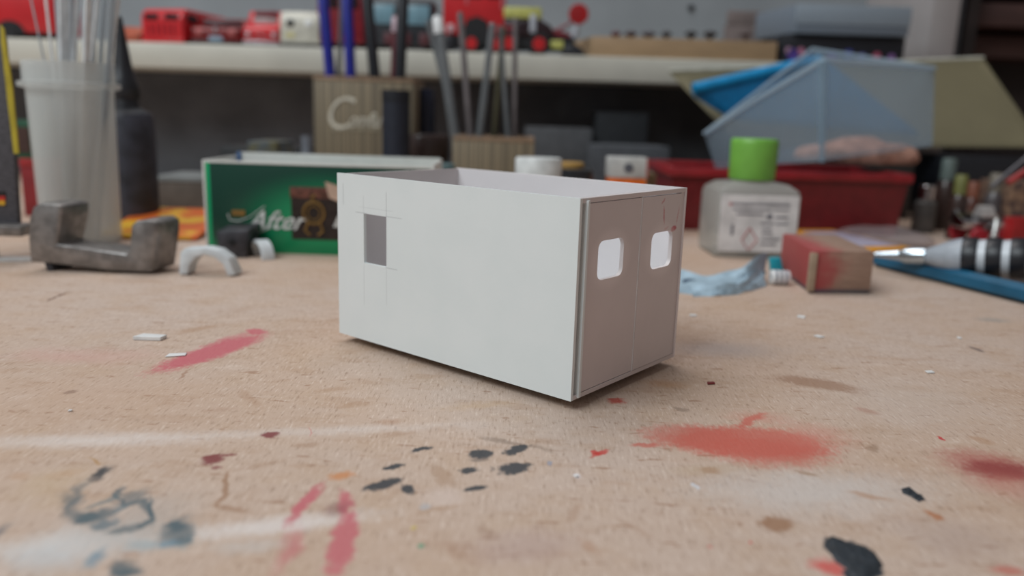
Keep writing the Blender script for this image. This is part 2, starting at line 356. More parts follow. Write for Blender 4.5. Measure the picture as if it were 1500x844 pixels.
# --- walls
wallM = mat('wall_paint', (142, 147, 152), .8, 0, .04, 14, bump=.15)
YW = 0.93
wall = tag(MB().box((-1.0, YW, 0), (1.15, YW+.02, .75)).build('wall_back', wallM), kind='structure', label='grey back wall above the white shelf')
MB().lathe([(.0035, 0), (.0035, .002), (.0015, .003)], 12, T(*P(1012, 12, YW))@ROTX).build('screw_head', mat('dark_steel', (50, 50, 54), .4, .8), wall)
darkM = mat('shelf_shade_board', (98, 101, 107), .8, 0, .12, 20)  # added board, its dark colour stands in for shade under the shelf
d = MB().box((P(-60, 100, .80).x, .80, 0), (P(1330, 100, .80).x, .81, .103), .001).build('back_board', darkM)  # added board, stands in for shade under the shelf
tag(d, 'added dark board standing in for the shade below the white shelf', 'board')
# --- pillar, metal upright, dark cabinet at right
xl, xr_ = P(1333, 250, .78).x, P(1374, 250, .78).x
tag(MB().box((xl, .78, 0), (xr_, .93, .6), .002).build('trim_1', mat('pillar_paint', (166, 160, 160), .6, 0, .06, 12)), kind='structure', label='pale upright post at the right end of the shelf')
x2 = P(1408, 40, .80).x
t = thing('shelf_upright', 'slotted dark grey steel upright beside the pale post', 'upright', (xr_+.001, .80, 0))
MB().box((0, 0, 0), (x2-xr_, .03, .6), .001).build('channel', mat('grey_steel', (82, 88, 96), .5, .3), t)
for k in range(9): MB().box(((x2-xr_)*.42, -.0006, .14+.03*k), ((x2-xr_)*.58, .0004, .152+.03*k)).build('slot', mat('slot_dark', (20, 20, 22), .8), t)
t = thing('dark_cabinet', 'dark brown open cabinet with reddish boards at the right edge', 'cabinet', (x2+.004, .80, 0))
cabM = mat('dark_cabinet_wood', (44, 34, 34), .7, 0, .2, 8, (1, 1, 6)); redbM = mat('reddish_board', (78, 50, 46), .6, 0, .15, 10, (1, 1, 8))
MB().box((0, .10, 0), (.42, .115, .6)).build('back_panel', cabM, t)
MB().box((0, 0, 0), (.012, .10, .6), .001).build('side_panel', cabM, t)
for z in (.145, .172, .20, .24): MB().box((.012, .02 if z > .16 else .05, z), (.42, .10, z+.022), .001).build('shelf_board', redbM, t)

# --- shelf
SY = .72
zb = P(800, 117, SY).z; zt = P(800, 80, SY).z
shelf = tag(MB().box((-.95, SY, zb), (xl-.002, YW, zt), .0012).build('wall_shelf', mat('cream_laminate', (205, 203, 192), .45, 0, .03, 30)),
            'long off-white shelf board carrying the toy vehicles', 'shelf')
ZS = zt

# ================================================================== THE WHITE BOX MODEL
th, L, Wd, Hh = .68178, .0890, .0532, .0499
Apos = Vector((-.05382, .24173, .0027))
van = thing('model_van_body', 'open-topped white plastic van body model with two rear doors, in focus', 'scale model', Apos, -th)
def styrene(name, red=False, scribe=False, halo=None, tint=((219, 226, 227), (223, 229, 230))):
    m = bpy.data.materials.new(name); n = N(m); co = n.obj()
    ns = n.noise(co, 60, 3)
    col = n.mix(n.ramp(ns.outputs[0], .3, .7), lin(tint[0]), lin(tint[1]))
    sx = n.new('ShaderNodeSeparateXYZ'); n.put(sx.inputs[0], co)
    def line(axis, at, lo, hi, w=.00013, a=.22, rgb=(120, 122, 128)):
        nonlocal col
        o = 2 if axis == 0 else 0
        d = n.math('ABSOLUTE', n.math('SUBTRACT', sx.outputs[axis], at))
        k = n.ramp(d, w*1.6, w*.5, 0, a)
        mid, half = (lo+hi)/2, (hi-lo)/2
        e = n.math('ABSOLUTE', n.math('SUBTRACT', sx.outputs[o], mid))
        k = n.math('MULTIPLY', k, n.ramp(e, half, half*.7))
        col = n.mix(k, col, lin(rgb))
    if scribe:
        line(0, .01205, .010, .0245); line(0, .0220, .012, .0245); line(0, .01205, .038, .0445, a=.2); line(0, .0220, .038, .0465, a=.4)
        line(2, .0389, .008, .014, a=.35); line(2, .0389, .021, .029, a=.3); line(2, .0239, .021, .027, a=.35); line(2, .0406, .009, .026, a=.12)
        line(0, .0028, .040, .0475, w=.0002, a=.25)
    if red:
        co2 = n.vmath('ADD', co, n.vmath('MULTIPLY', n.vmath('SUBTRACT', n.noise(co, 500, 3).outputs['Color'], (.5,)*3), (.0015,)*3))
        def dab(cy, cz, ry, rz, rot, a):
            nonlocal col
            v = n.mapping(co2, loc=(0, cy, cz), rot=(rot, 0, 0), scale=(1000, ry, rz))
            col = n.mix(n.ramp(n.vmath('LENGTH', v), 1.1, .5, 0, a), col, lin((186, 70, 86)))
        dab(.0405, .0430, .0003, .0032, .15, .8); dab(.0425, .0395, .0016, .00035, .1, .5); dab(.0465, .0388, .0020, .0009, .2, .95); dab(.0395, .0470, .0014, .0004, .5, .5)
        dab(.0485, .0425, .00025, .0030, -.2, .5)
    if halo:
        v = n.mapping(co, loc=(0, halo[0], halo[1]), scale=(1000, .0105, .0088))
        v4 = n.vmath('LENGTH', v); col = n.mix(n.ramp(v4, 1.0, .65, 0, .5), col, lin((232, 224, 224)))
    n.put(n.b.inputs['Base Color'], col); n.b.inputs['Roughness'].default_value = .42
    n.bump(n.noise(co, 900, 2).outputs[0], .08, .0002)
    n.b.inputs['Subsurface Weight'].default_value = 0.0
    return m
SHADE_TINT = ((207, 199, 199), (212, 204, 204))  # same white sheet; shade on doors, end panel and rails painted in
styM, styS, styI, styF = styrene('white_styrene'), styrene('scribed_styrene', scribe=True), styrene('shaded_styrene', tint=SHADE_TINT), styrene('far_styrene', tint=((226, 220, 222), (230, 224, 226)))
t1 = .0010
MB().plate((0, 0, L, Hh), rr(.01205, .0240, .0220, .0388, .0002, 1), t1).build('side_panel', styS, van)
MB().box((0, Wd-t1, 0), (L, Wd, Hh), .00008, 1).build('side_panel', styF, van)
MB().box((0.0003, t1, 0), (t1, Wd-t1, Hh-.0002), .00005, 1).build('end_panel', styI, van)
MB().box((t1, t1, .0004), (L-.0018, Wd-t1, .0016)).build('floor_panel', styM, van)
MB().box((.010, .010, -.0027), (L-.010, Wd-.008, .0004)).build('base_plate', mat('shaded_base', (70, 62, 58), .8), van)  # plate coloured dark to deepen the shadow gap under the body
# rear end, built in the YZ plane at x = L
def yz(y0, z0, y1, z1, x0, x1, bev=.00006): return MB().box((x0, y0, z0), (x1, y1, z1), bev, 1)
edgeM = mat('raw_styrene_edge', (176, 170, 168), .55, 0, .06, 300)
yz(t1, .0, .0026, Hh-.0008, L-.0016, L-.0009).build('corner_post', edgeM, van)
yz(.0025, .0004, .0034, Hh-.0006, L-.0016, L+.0006).build('bead_strip', styM, van)
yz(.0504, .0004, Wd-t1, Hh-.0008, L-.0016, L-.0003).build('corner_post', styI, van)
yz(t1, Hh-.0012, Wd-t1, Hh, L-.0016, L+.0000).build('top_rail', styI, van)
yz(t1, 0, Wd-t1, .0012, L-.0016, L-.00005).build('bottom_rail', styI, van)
# in the plate's frame x -> world local Y ; mirror so the plate faces +X
MT = Matrix(((0, -1, 0, L-.0001), (1, 0, 0, 0), (0, 0, 1, 0), (0, 0, 0, 1)))
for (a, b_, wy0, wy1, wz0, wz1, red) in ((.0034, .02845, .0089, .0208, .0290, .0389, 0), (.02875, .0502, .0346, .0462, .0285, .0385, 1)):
    mm = styrene('shaded_door_styrene', red=bool(red), halo=((wy0+wy1)/2, (wz0+wz1)/2), tint=SHADE_TINT)
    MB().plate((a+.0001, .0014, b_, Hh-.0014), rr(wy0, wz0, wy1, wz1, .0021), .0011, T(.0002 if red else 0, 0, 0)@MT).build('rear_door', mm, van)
yz(.02850, .0012, .02872, Hh-.0012, L-.0016, L+.00005, 0).build('seam_strip', mat('seam_light', (240, 238, 238), .3), van)

# ================================================================== CRUMBS ON THE BENCH
chipM = mat('white_scrap', (235, 235, 235), .5)
def crumb(px, py, wpx, hmm, rot, label, m=chipM, name='plastic_scrap', g='white plastic scraps on the bench', ratio=.45, cat='scrap'):
    p = G(px, py); wd = wpx/FP*p.y
    x = MB(); s = .5*wd
    pts = [(-s, -s*ratio, 0), (s*.9, -s*ratio*.8, 0), (s, s*ratio, 0), (-s*.7, s*ratio*1.1, 0)]
    x.prism(pts, (0, 0, hmm/1000), .00008, seg=1)
    o = x.build(name, m); o.location = p+Vector((0, 0, .0001)); o.rotation_euler = (0, 0, rot); return tag(o, label, cat, g)
crumb(220, 497, 44, 1.1, -.05, 'largest white plastic scrap, lying above the red paint stroke', ratio=.42)
crumb(258, 521, 30, .25, .3, 'thin white plastic scrap lying on the red paint stroke', ratio=.5)
CR = ((1015, 463, 12, 'white crumb nearest the right edge of the white model'), (1174, 465, 15, 'white crumb below the red-stained wooden block'), (1200, 494, 13, 'white crumb to the right of the white model, on bare board'),
      (1362, 546, 13, 'white crumb lying lone on the right half of the bench'), (1405, 496, 8, 'faint white crumb beside a dark speck on the right'), (844, 699, 7, 'white crumb right of the dark brush dabs'), (103, 603, 6, 'white crumb lying alone at the left of the bench'))
for i, (a, b, c, lab) in enumerate(CR): crumb(a, b, c, .35, i*1.1, lab, name='crumb', g='white crumbs scattered on the bench', ratio=.75, cat='crumb')
crumb(1041, 563, 13, .5, .2, 'dark red chip on the bench beside the rear doors', mat('red_chip', (130, 50, 50), .5), 'paint_chip', 'coloured chips', .5, 'chip')

# ================================================================== METAL CASTING AND PARTS, LEFT
steel = mat('cast_steel', (150, 146, 144), .38, .7, .12, 260, bump=.35)
steelD = mat('cast_steel_dark', (84, 84, 90), .5, .6, .15, 200, bump=.3)
YC = .3325
def PY(lst, Y): return [P(a, b, Y) for a, b in lst]
o = MB().prism(PY([(44,384),(41,350),(42,322),(48,303),(60,297),(84,299),(90,303),(90,318),(82,358),(130,364),(184,372),(189,368),(192,330),(200,323),(220,322),(229,328),(229,345),(222,399),(160,397),(120,391),(72,386)], YC), (.0035, .016, .0002), .0009).build('channel_casting', steel)
tag(o, 'grey cast metal channel with two upright lugs in front of the jar', 'casting')
MB().prism(PY([(64,384),(76,386),(78,400),(70,401)], YC+.001), (.002, .012, 0), .0004).build('foot', steelD, o)
o = MB().box((0, 0, 0), (.06, .012, .005), .0008).build('metal_bar', steel); pp = P(38, 348, .345)
o.location = (pp.x-.062, .345, .0125); tag(o, 'dark grey metal bar at the left edge behind the channel casting', 'bar')
MB().box((.004, .002, -.012), (.012, .010, 0), .0005).build('leg', steelD, o); MB().box((.038, .002, -.012), (.043, .010, 0), .0005).build('leg', steelD, o)
o = MB().box((-.012, 0, 0), (.012, .005, .0016), .0003).build('plastic_strip', chipM); o.location = G(6, 384); o.rotation_euler = (0, 0, .25)
tag(o, 'white plastic strip at the left edge beside the metal channel', 'strip')
def arch(name, r0, r1, dep, m, loc, rz, label):
    pts = [(r1*math.cos(a), 0, r1*math.sin(a)) for a in [PI*i/14 for i in range(15)]] + [(r0*math.cos(a), 0, r0*math.sin(a)) for a in [PI*(14-i)/14 for i in range(15)]]
    o = MB().prism(pts, (0, dep, 0), .0002, seg=1).build(name, m); o.location = loc; o.rotation_euler = (0, 0, rz)
    return tag(o, label, 'wheel arch', 'loose metal wheel arches')
prim = mat('grey_primer', (214, 220, 224), .45, 0, .05, 200)
o = MB().prism(PY([(262,402),(264,370),(270,364),(300,363),(318,367),(334,379),(345,403),(333,404),(327,388),(314,377),(298,373),(286,377),(277,388),(274,402)], .3335), (.001, .007, 0), .0003).build('wheel_arch', prim)
tag(o, 'light grey wheel arch nearest the camera, flat-topped on its left', 'wheel arch', 'loose metal wheel arches')
q = G(378, 378); arch('wheel_arch', .0072, .0088, .006, prim, q+Vector((-.001, 0, 0)), -.9, 'light grey curved wheel arch in front of the green box')
t = thing('metal_block', 'dark grey metal block between the two wheel arches', 'block', G(338, 378))
MB().hexa([(-.006,0,.0),(.007,.001,0),(.009,.014,0),(-.005,.014,0),(-.0065,0,.0125),(.0085,.001,.0135),(.010,.015,.0155),(-.005,.014,.0145)], .0006).build('body', steelD, t)
MB().lathe([(.0016, 0), (.0016, .0004), (.0009, .0005)], 14, T(.001, -.0001, .0075)@ROTX).build('hole', mat('slot_dark', (20, 20, 22), .8), t)

# ================================================================== JAR OF STRIPS
jx = P(109, 200, .41); jz = P(109, 92, .41).z
t = thing('plastic_jar', 'milky translucent jar full of white strips at the left', 'jar', (jx.x, .41, 0))
rb, rt = .0186, .0208
MB().lathe([(.001, .0), (rb-.001, 0), (rb, .0015), (rt-.001, jz-.013), (rt+.0022, jz-.0122), (rt+.0024, jz-.0100), (rt, jz-.0095), (rt, jz), (rt-.001, jz), (rt-.0019, jz-.013), (rb-.001, .0022), (.001, .0022)], 48).build('vessel', mat('milky_plastic', (232, 235, 233), .35, 0, .02, 40, bump=.05, alpha=.50), t)
stM = mat('white_strip', (240, 243, 245), .4); stG = mat('grey_strip', (176, 182, 188), .4); stC = mat('clear_strip', (190, 198, 204), .2, 0, .03, alpha=.7)
def stick(name, p, q, wd, dp, m, label, g, cat='strip', kind='box'):
    d = (q-p); o = MB()
    if kind == 'box': o.box((-wd/2, -dp/2, 0), (wd/2, dp/2, d.length), min(wd, dp)*.12, 1)
    else: o.lathe([(wd/2, 0), (wd/2, d.length)], 12)
    ob = o.build(name, m); ob.location = p; ob.rotation_euler = d.to_track_quat('Z', 'Y').to_euler(); return tag(ob, label, cat, g)
gl = 'white plastic strips standing in the milky jar'
JS = ((36, 118, .410, .9, stG, 'r', 'thin grey rod leaning furthest left out of the milky jar'), (62, 104, .402, 1.6, stW if 0 else stM, 'b', 'white strip leaning left out of the milky jar past the thin rod'),
      (79, 104, .412, 1.6, stG, 'b', 'grey strip at the left of the upright bunch in the jar'),
      (92, 100, .405, 5.2, stM, 'b', 'widest bright white strip in the milky jar'), (104, 112, .417, 3.4, stG, 'b', 'wide grey-white strip behind the widest one in the jar'),
      (115, 96, .412, 2.2, stM, 'b', 'narrow white strip right of the widest one in the jar'), (121, 128, .402, 1.2, stG, 'b', 'thin grey strip in the middle of the bunch in the jar'),
      (131, 118, .398, 3.4, stM, 'b', 'bright flat white strip in the middle of the jar'), (140, 130, .418, 2.6, stG, 'b', 'grey strip behind the middle of the bunch in the jar'),
      (147, 108, .408, 1.8, stM, 'b', 'white strip that crosses low inside the milky jar'), (155, 132, .414, 3.2, stC, 'b', 'bluish clear strip right of the middle in the jar'), (168, 142, .405, 3.4, stC, 'b', 'clear bluish strip near the right side of the jar'),
      (178, 128, .410, 2.6, stM, 'b', 'strip leaning furthest right out of the milky jar'))
for (xt, xb, Y, wmm, m, k, lab) in JS:
    q = P(xt, -45, Y); p = P(xb, 330, .41 + (Y-.41)*.8); p.z = .004
    stick('plastic_strip', p, q, wmm/1000*(1.35 if k == 'b' else 1), .0010, m, lab, gl, kind='rod' if k == 'r' else 'box')

# --- black bottle behind the jar
bx = P(190, 240, .475); S5 = .475/FP
def zz(py, Y, px=200): return P(px, py, Y).z
blk = mat('black_plastic', (36, 38, 44), .4, 0, .1, 60)
t = thing('black_bottle', 'black bottle with a tapering nozzle behind the milky jar', 'bottle', (bx.x, .475, 0))
MB().lathe([(.0142, 0), (.0150, .001), (.0150, zz(176, .475)), (.0136, zz(166, .475))], 32).build('body', mat('black_label_body', (62, 64, 76), .5, 0, .2, 90), t)
MB().lathe([(.0136, zz(166, .475)), (.0080, zz(158, .475)), (.0072, zz(146, .475)), (.0082, zz(142, .475)), (.0080, zz(124, .475)), (.0062, zz(112, .475)), (.0048, zz(95, .475)), (.0020, zz(40, .475)), (.0012, zz(25, .475))], 28).build('nozzle', blk, t)

# --- thing at the left edge: dark tube with yellow edge
YB = .352
t = thing('paint_tube', 'dark grey tapering pack with a yellow edge at the left edge', 'tube', P(-20, 335, YB))
o_ = t.location.copy(); o_.z = 0; t.location = o_
def LP(lst, Y, base): return [P(a, b, Y)-base for a, b in lst]
MB().prism(LP([(-70,40),(1,38),(6,60),(14,150),(21,225),(27,330),(24,342),(-70,342)], YB, o_), (0, .003, 0), .0008).build('pack', mat('grey_print', (84, 82, 88), .6, 0, .15, 300, (1, 1, 4)), t)
MB().prism(LP([(0,36),(5,42),(18,130),(27,225),(20,225),(11,150),(1,60)], YB-.0006, o_), (0, .0010, 0)).build('edge_stripe', mat('yellow_print', (186, 168, 50), .5), t)
for i, c in enumerate(((26, 24, 24), (196, 40, 34), (222, 170, 40))):
    y0 = 281+6.5*i
    MB().prism(LP([(-8,y0),(7,y0),(7,y0+6.5),(-8,y0+6.5)], YB-.0005, o_), (0, .0004, 0)).build('flag_band', mat('flag_%d' % i, c, .5), t)

# --- red and green boxes behind it
def cuboid(name, label, cat, x0, x1, ytop, Y, m, dep=.04, rz=0.0, zb=0.0, bev=.0008, group=None):
    a, b = P(x0, ytop, Y), P(x1, ytop, Y); zt_ = P((x0+x1)/2, ytop, Y).z
    o = MB().box((-(b.x-a.x)/2, 0, 0), ((b.x-a.x)/2, dep, zt_-zb), bev).build(name, m)
    o.location = ((a.x+b.x)/2, Y, zb); o.rotation_euler = (0, 0, rz); return tag(o, label, cat, group)
rbx = cuboid('red_carton', 'dark red box behind the milky jar at the left', 'box', 28, 92, 236, .50, mat('red_card', (140, 34, 40), .5))
MB().box((-.0135, -.0006, .031), (.0137, .002, .036), .0003).build('lid_band', mat('red_card_lid', (160, 40, 44), .45), rbx)
gbx = cuboid('green_carton', 'small green box on top of the dark red box', 'box', 20, 62, 176, .51, mat('green_card', (22, 84, 58), .5), .025, zb=rbx.location.z + P(60, 236, .50).z+.0002)
MB().box((-.009, -.0004, .004), (.0, .0006, .020)).build('label_print', mat('brown_print', (70, 46, 40), .6), gbx)

# --- yellow packet behind green box
pkM = bpy.data.materials.new('yellow_orange_print'); n = N(pkM); co = n.obj(); wv = n.noise(co, 45, 2)
n.put(n.b.inputs['Base Color'], n.mix(n.ramp(wv.outputs[0], .44, .56), lin((236, 186, 50)), lin((222, 106, 40)))); n.b.inputs['Roughness'].default_value = .4
o = MB().box((-.028, -.030, 0), (.024, .034, .0022), .0006).build('yellow_packet', pkM); o.location = (-.196, .452, 0.0040); o.rotation_euler = (0.12, 0, .05)
tag(o, 'flat yellow and orange packet left of the green chocolate box', 'packet')

# --- brown carton under shelf left
cx = cuboid('brown_carton', 'brown and grey carton standing behind the yellow packet', 'box', 226, 300, 262, .56, mat('brown_card', (96, 86, 78), .7), .05)
MB().box((-.0185, -.0008, P(262, 262, .56).z-.002), (.0185, .051, P(262, 262, .56).z+.0015), .0004).build('lid', mat('grey_lid', (124, 128, 128), .6), cx)

# ================================================================== GREEN CHOCOLATE BOX
YG = .394
gx0, gx1 = P(300, 237, YG).x, P(632, 245, YG).x
gw = gx1-gx0; gh = P(460, 243, YG).z
t = thing('chocolate_box', 'open green chocolate box with white inside, behind the white model', 'box', (gx0, YG, 0))
gm = bpy.data.materials.new('green_print'); n = N(gm); co = n.obj()
v = n.mapping(co, loc=(gw*.56, 0, gh*.32), scale=(.038, 1, .020)); Ld = n.vmath('LENGTH', v)
c = n.mix(n.ramp(Ld, 1.5, .3), lin((14, 62, 50)), lin((10, 150, 96)))
sx = n.new('ShaderNodeSeparateXYZ'); n.put(sx.inputs[0], co)
c = n.mix(n.ramp(sx.outputs[2], .010, .001, 0, .8), c, lin((14, 128, 80)))
c = n.mix(n.ramp(sx.outputs[0], .0022, .0019), c, lin((12, 160, 104)))
n.put(n.b.inputs['Base Color'], c); n.b.inputs['Roughness'].default_value = .3
cw = mat('white_card', (222, 222, 218), .6, 0, .03)
dp = .046; tk = .0008
MB().box((0, 0, 0), (gw, tk, gh), .0002).build('front_panel', gm, t)
MB().box((0, 0.0001, gh), (gw, tk, gh+.0012), .0002).build('rim_edge', cw, t)
MB().box((0, dp-tk, 0), (gw, dp, gh+.0032), .0002).build('back_panel', cw, t)
MB().box((-.0014, -.0001, 0), (-.0002, dp, gh+.0012), .0002).build('end_panel', cw, t)
MB().box((gw+.0002, 0, 0), (gw+.0012, dp, gh+.0025), .0002).build('end_panel', cw, t)
MB().box((0, tk, 0.0002), (gw, dp-tk, .0012)).build('bottom_panel', cw, t)
MB().box((.0005, dp-.0018, gh-.004), (.0026, dp-.001, gh+.0034), .0002).build('tab', mat('blue_tab', (60, 110, 170), .5), t)
def gl_(px, py, Y=YG): return P(px, py, Y)-Vector((gx0, YG, 0))
a, b = gl_(428, 350), gl_(512, 276)
pk = MB().box((a.x, -.0003, a.z), (b.x, .0002, b.z)).build('printed_chocolate', mat('dark_choc_print', (44, 32, 30), .35, 0, .2, 200), t)
MB().box((a.x-.0003, -.0006, b.z-.0055), (b.x-.004, -.0002, b.z), .0001).build('chocolate_edge', mat('milk_choc_print', (116, 70, 58), .4, 0, .2, 300), pk)
MB().hexa([Vector(q) for q in ((b.x-.010,-.0007,b.z-.005),(b.x-.002,-.0007,b.z-.008),(b.x-.002,-.0003,b.z-.008),(b.x-.010,-.0003,b.z-.005),(b.x-.012,-.0007,b.z+.003),(b.x-.002,-.0007,b.z),(b.x-.002,-.0003,b.z),(b.x-.012,-.0003,b.z+.003))]).build('mint_filling', mat('cream_print', (206, 176, 156), .5), pk)
gold = mat('gold_print', (150, 116, 62), .4, .3)
cc = gl_(460, 312)
ringp = [(cc.x+.0052*math.cos(2*PI*i/24), -.0006, cc.z+.0055*math.sin(2*PI*i/24)) for i in range(25)]
g_ = MB().tube(ringp, .0006, 6); g_.tube([(cc.x+.003*math.cos(2*PI*i/24), -.0006, cc.z+.0034*math.sin(2*PI*i/24)) for i in range(25)], .0003, 6)
g_.tube([(cc.x, -.0006, cc.z+.006), (cc.x-.001, -.0006, cc.z+.008), (cc.x+.0012, -.0006, cc.z+.009)], .0005, 6)
g_.tube([(cc.x-.003, -.0006, cc.z-.005), (cc.x-.0045, -.0006, cc.z-.009), (cc.x-.002, -.0006, cc.z-.011)], .0006, 6)
g_.tube([(cc.x+.003, -.0006, cc.z-.005), (cc.x+.0045, -.0006, cc.z-.009), (cc.x+.002, -.0006, cc.z-.011)], .0006, 6); g_.build('gold_ornament', gold, pk)
wp = mat('white_print', (222, 224, 222), .4)
q = gl_(362, 334); text('printed_lettering', 'After', wp, t, (q.x, -.0004, q.z), .0130, shear=.5, ry=0, offset=.0001)
q = gl_(486, 332); text('printed_lettering', 'Eight', wp, t, (q.x, -.0008, q.z), .0135, shear=.45, offset=.0001)
MB().tube([gl_(334, 313)+Vector((0, -.0003, 0)), gl_(337, 322)+Vector((0, -.0003, 0)), gl_(350, 324)+Vector((0, -.0003, 0)), gl_(366, 318)+Vector((0, -.0003, 0)), gl_(388, 302)+Vector((0, -.0003, 0))], [.0004, .0003, .0003, .0002, .0002], 6).build('swash', wp, t)
MB().tube([gl_(378, 341)+Vector((0, -.0003, 0)), gl_(398, 333)+Vector((0, -.0003, 0)), gl_(436, 332)+Vector((0, -.0003, 0))], .0002, 6).build('swash', wp, t)
q0, q1 = gl_(340, 316), gl_(359, 308); MB().box((q0.x, -.0004, q0.z), (q1.x, .0001, q1.z)).build('gold_mark', gold, t)

# ================================================================== PEN HOLDERS
bamboo = bpy.data.materials.new('bamboo_slats'); n = N(bamboo); co = n.obj()
sx = n.new('ShaderNodeSeparateXYZ'); n.put(sx.inputs[0], co)
st = n.noise(n.mapping(co, scale=(700, 700, 4), kind='POINT'), 1, 2)
n.put(n.b.inputs['Base Color'], n.mix(n.ramp(st.outputs[0], .38, .62), lin((102, 92, 76)), lin((140, 126, 102)))); n.b.inputs['Roughness'].default_value = .6
rimM = mat('bamboo_rim', (150, 124, 100), .6, 0, .1, 100)
def holder(x0, x1, ytop, Y, dep, label):
    a, b = P(x0, ytop, Y), P(x1, ytop, Y); wd = b.x-a.x; h = P((x0+x1)/2, ytop, Y).z; k = .0045
    t = thing('pen_holder', label, 'pen holder', ((a.x+b.x)/2, Y, 0), -.01, 'square bamboo holders')
    MB().box((-wd/2, 0, 0), (wd/2, k, h-.003), .0006).build('front_panel', bamboo, t)
    MB().box((-wd/2, dep-k, 0), (wd/2, dep, h-.003), .0006).build('back_panel', bamboo, t)
    for s in (-1, 1): MB().box((min(s*wd/2, s*(wd/2-k)), k, 0), (max(s*wd/2, s*(wd/2-k)), dep-k, h-.003), .0005).build('side_panel', bamboo, t)
    MB().box((-wd/2+k, k, 0), (wd/2-k, dep-k, .004)).build('bottom_panel', bamboo, t)
    r = MB()
    for (lo, hi) in (((-wd/2, 0), (wd/2, k)), ((-wd/2, dep-k), (wd/2, dep)), ((-wd/2, k), (-wd/2+k, dep-k)), ((wd/2-k, k), (wd/2, dep-k))): r.box((*lo, h-.003), (*hi, h), .0004)
    r.build('rim', rimM, t); return t, wd, h
h1, w1, hh1 = holder(458, 606, 113, .60, .06, 'tall bamboo holder with pale script lettering and dark pens')
lm = mat('cream_lettering', (226, 220, 204), .5)
q = P(474, 194, .60) - Vector(h1.location); text('printed_lettering', 'C', lm, h1, (q.x, -.0006, q.z+.003), .034, shear=.30, offset=-.0003).scale.x = .85
q = P(513, 181, .60) - Vector(h1.location); text('printed_lettering', 'omflu', lm, h1, (q.x-.0015, -.0006, q.z-.002), .0150, shear=.5, offset=.0001).scale.x = .68
for i in range(9): 
    a = P(487+8*i, 192, .60)-Vector(h1.location); MB().box((a.x, -.0005, a.z), (a.x+.0028, .0001, a.z+.0022+.0008*(i % 2))).build('small_print', mat('faint_print', (166, 156, 134), .6), h1)
h2, w2, hh2 = holder(663, 783, 201, .55, .055, 'low plain bamboo holder with clear rods behind the white model')
blueM = mat('blue_pen', (34, 42, 150), .35); blackM = mat('black_pen', (30, 33, 40), .4); rodM = mat('clear_rod', (150, 156, 160), .15, .3, .05, alpha=.8); redD = mat('dark_red_pen', (96, 30, 40), .4); pinkM = mat('pinkish_tip', (206, 180, 190), .3)
def pen(x0, y0, x1, y1, Y0, Y1, wpx, m, label, g, name, cat, bot=.006, cap=None):
    """from the mouth (x1,y1 at Y1) up to (x0,y0 at Y0), carried on down to the holder's bottom"""
    top, mouth = P(x0, y0, Y0), P(x1, y1, Y1); d = (mouth-top).normalized(); k = (mouth.z-bot)/-d.z
    p = mouth + d*max(k*.93, .005); r = wpx/FP*Y1/2
    o = MB().lathe([(r*.6, 0), (r, .004), (r, (top-p).length-.002), (r*.8, (top-p).length)], 16).build(name, m)
    o.location = p; o.rotation_euler = (top-p).to_track_quat('Z', 'Y').to_euler(); tag(o, label, cat, g)
    if cap: MB().lathe([(r*1.12, 0), (r*1.12, .010), (r*.8, .012)], 16).build('tip', cap, o, (0, 0, (top-p).length-.0125))
    return o
g1 = 'pens in the tall bamboo holder'; g2 = 'rods in the low bamboo holder'
pen(470, -40, 484, 112, .625, .625, 15, blueM, 'blue pen standing leftmost in the tall bamboo holder', g1, 'pen', 'pen')
pen(507, -40, 514, 112, .62, .62, 15, blueM, 'blue pen right of the thin grey rod in the tall bamboo holder', g1, 'pen', 'pen')
pen(503, -40, 496, 112, .63, .63, 7, rodM, 'thin grey rod between the two blue pens', g1, 'rod', 'rod')
pen(534, -40, 549, 112, .625, .625, 16, blackM, 'black pen right of the blue ones in the tall bamboo holder', g1, 'pen', 'pen')
pen(592, -40, 586, 114, .622, .622, 16, blackM, 'black pen nearest the right side of the tall bamboo holder', g1, 'pen', 'pen')
pen(581, 22, 578, 114, .632, .632, 12, redD, 'dark red brush with a pink tip in the tall bamboo holder', g1, 'brush', 'brush', cap=pinkM)
pen(640, 22, 666, 200, .575, .570, 14, rodM, 'thickest clear rod with a white tip in the low bamboo holder', g2, 'clear_rod', 'rod', cap=mat('white_tip', (240, 242, 244), .3))
pen(626, 30, 671, 200, .585, .580, 7, rodM, 'thin clear rod leaning left beside the thickest rod', g2, 'clear_rod', 'rod')
pen(674, 18, 689, 200, .575, .575, 9, mat('grey_rod', (132, 126, 128), .3, .3), 'grey rod standing nearly upright in the low bamboo holder', g2, 'clear_rod', 'rod')
pen(722, 34, 702, 200, .570, .570, 10, rodM, 'clear rod leaning right in the low bamboo holder', g2, 'clear_rod', 'rod')
pen(737, 40, 724, 200, .590, .590, 8, mat('olive_rod', (92, 88, 66), .5), 'thin olive stick at the middle of the low bamboo holder', g2, 'stick', 'stick')
pen(732, 38, 744, 200, .575, .575, 7, rodM, 'thin clear rod leaning left at the right of the low holder', g2, 'clear_rod', 'rod')
pen(755, 26, 753, 200, .580, .580, 7, mat('grey_rod', (132, 126, 128), .3, .3), 'thin upright grey rod nearest the right side of the low holder', g2, 'clear_rod', 'rod')

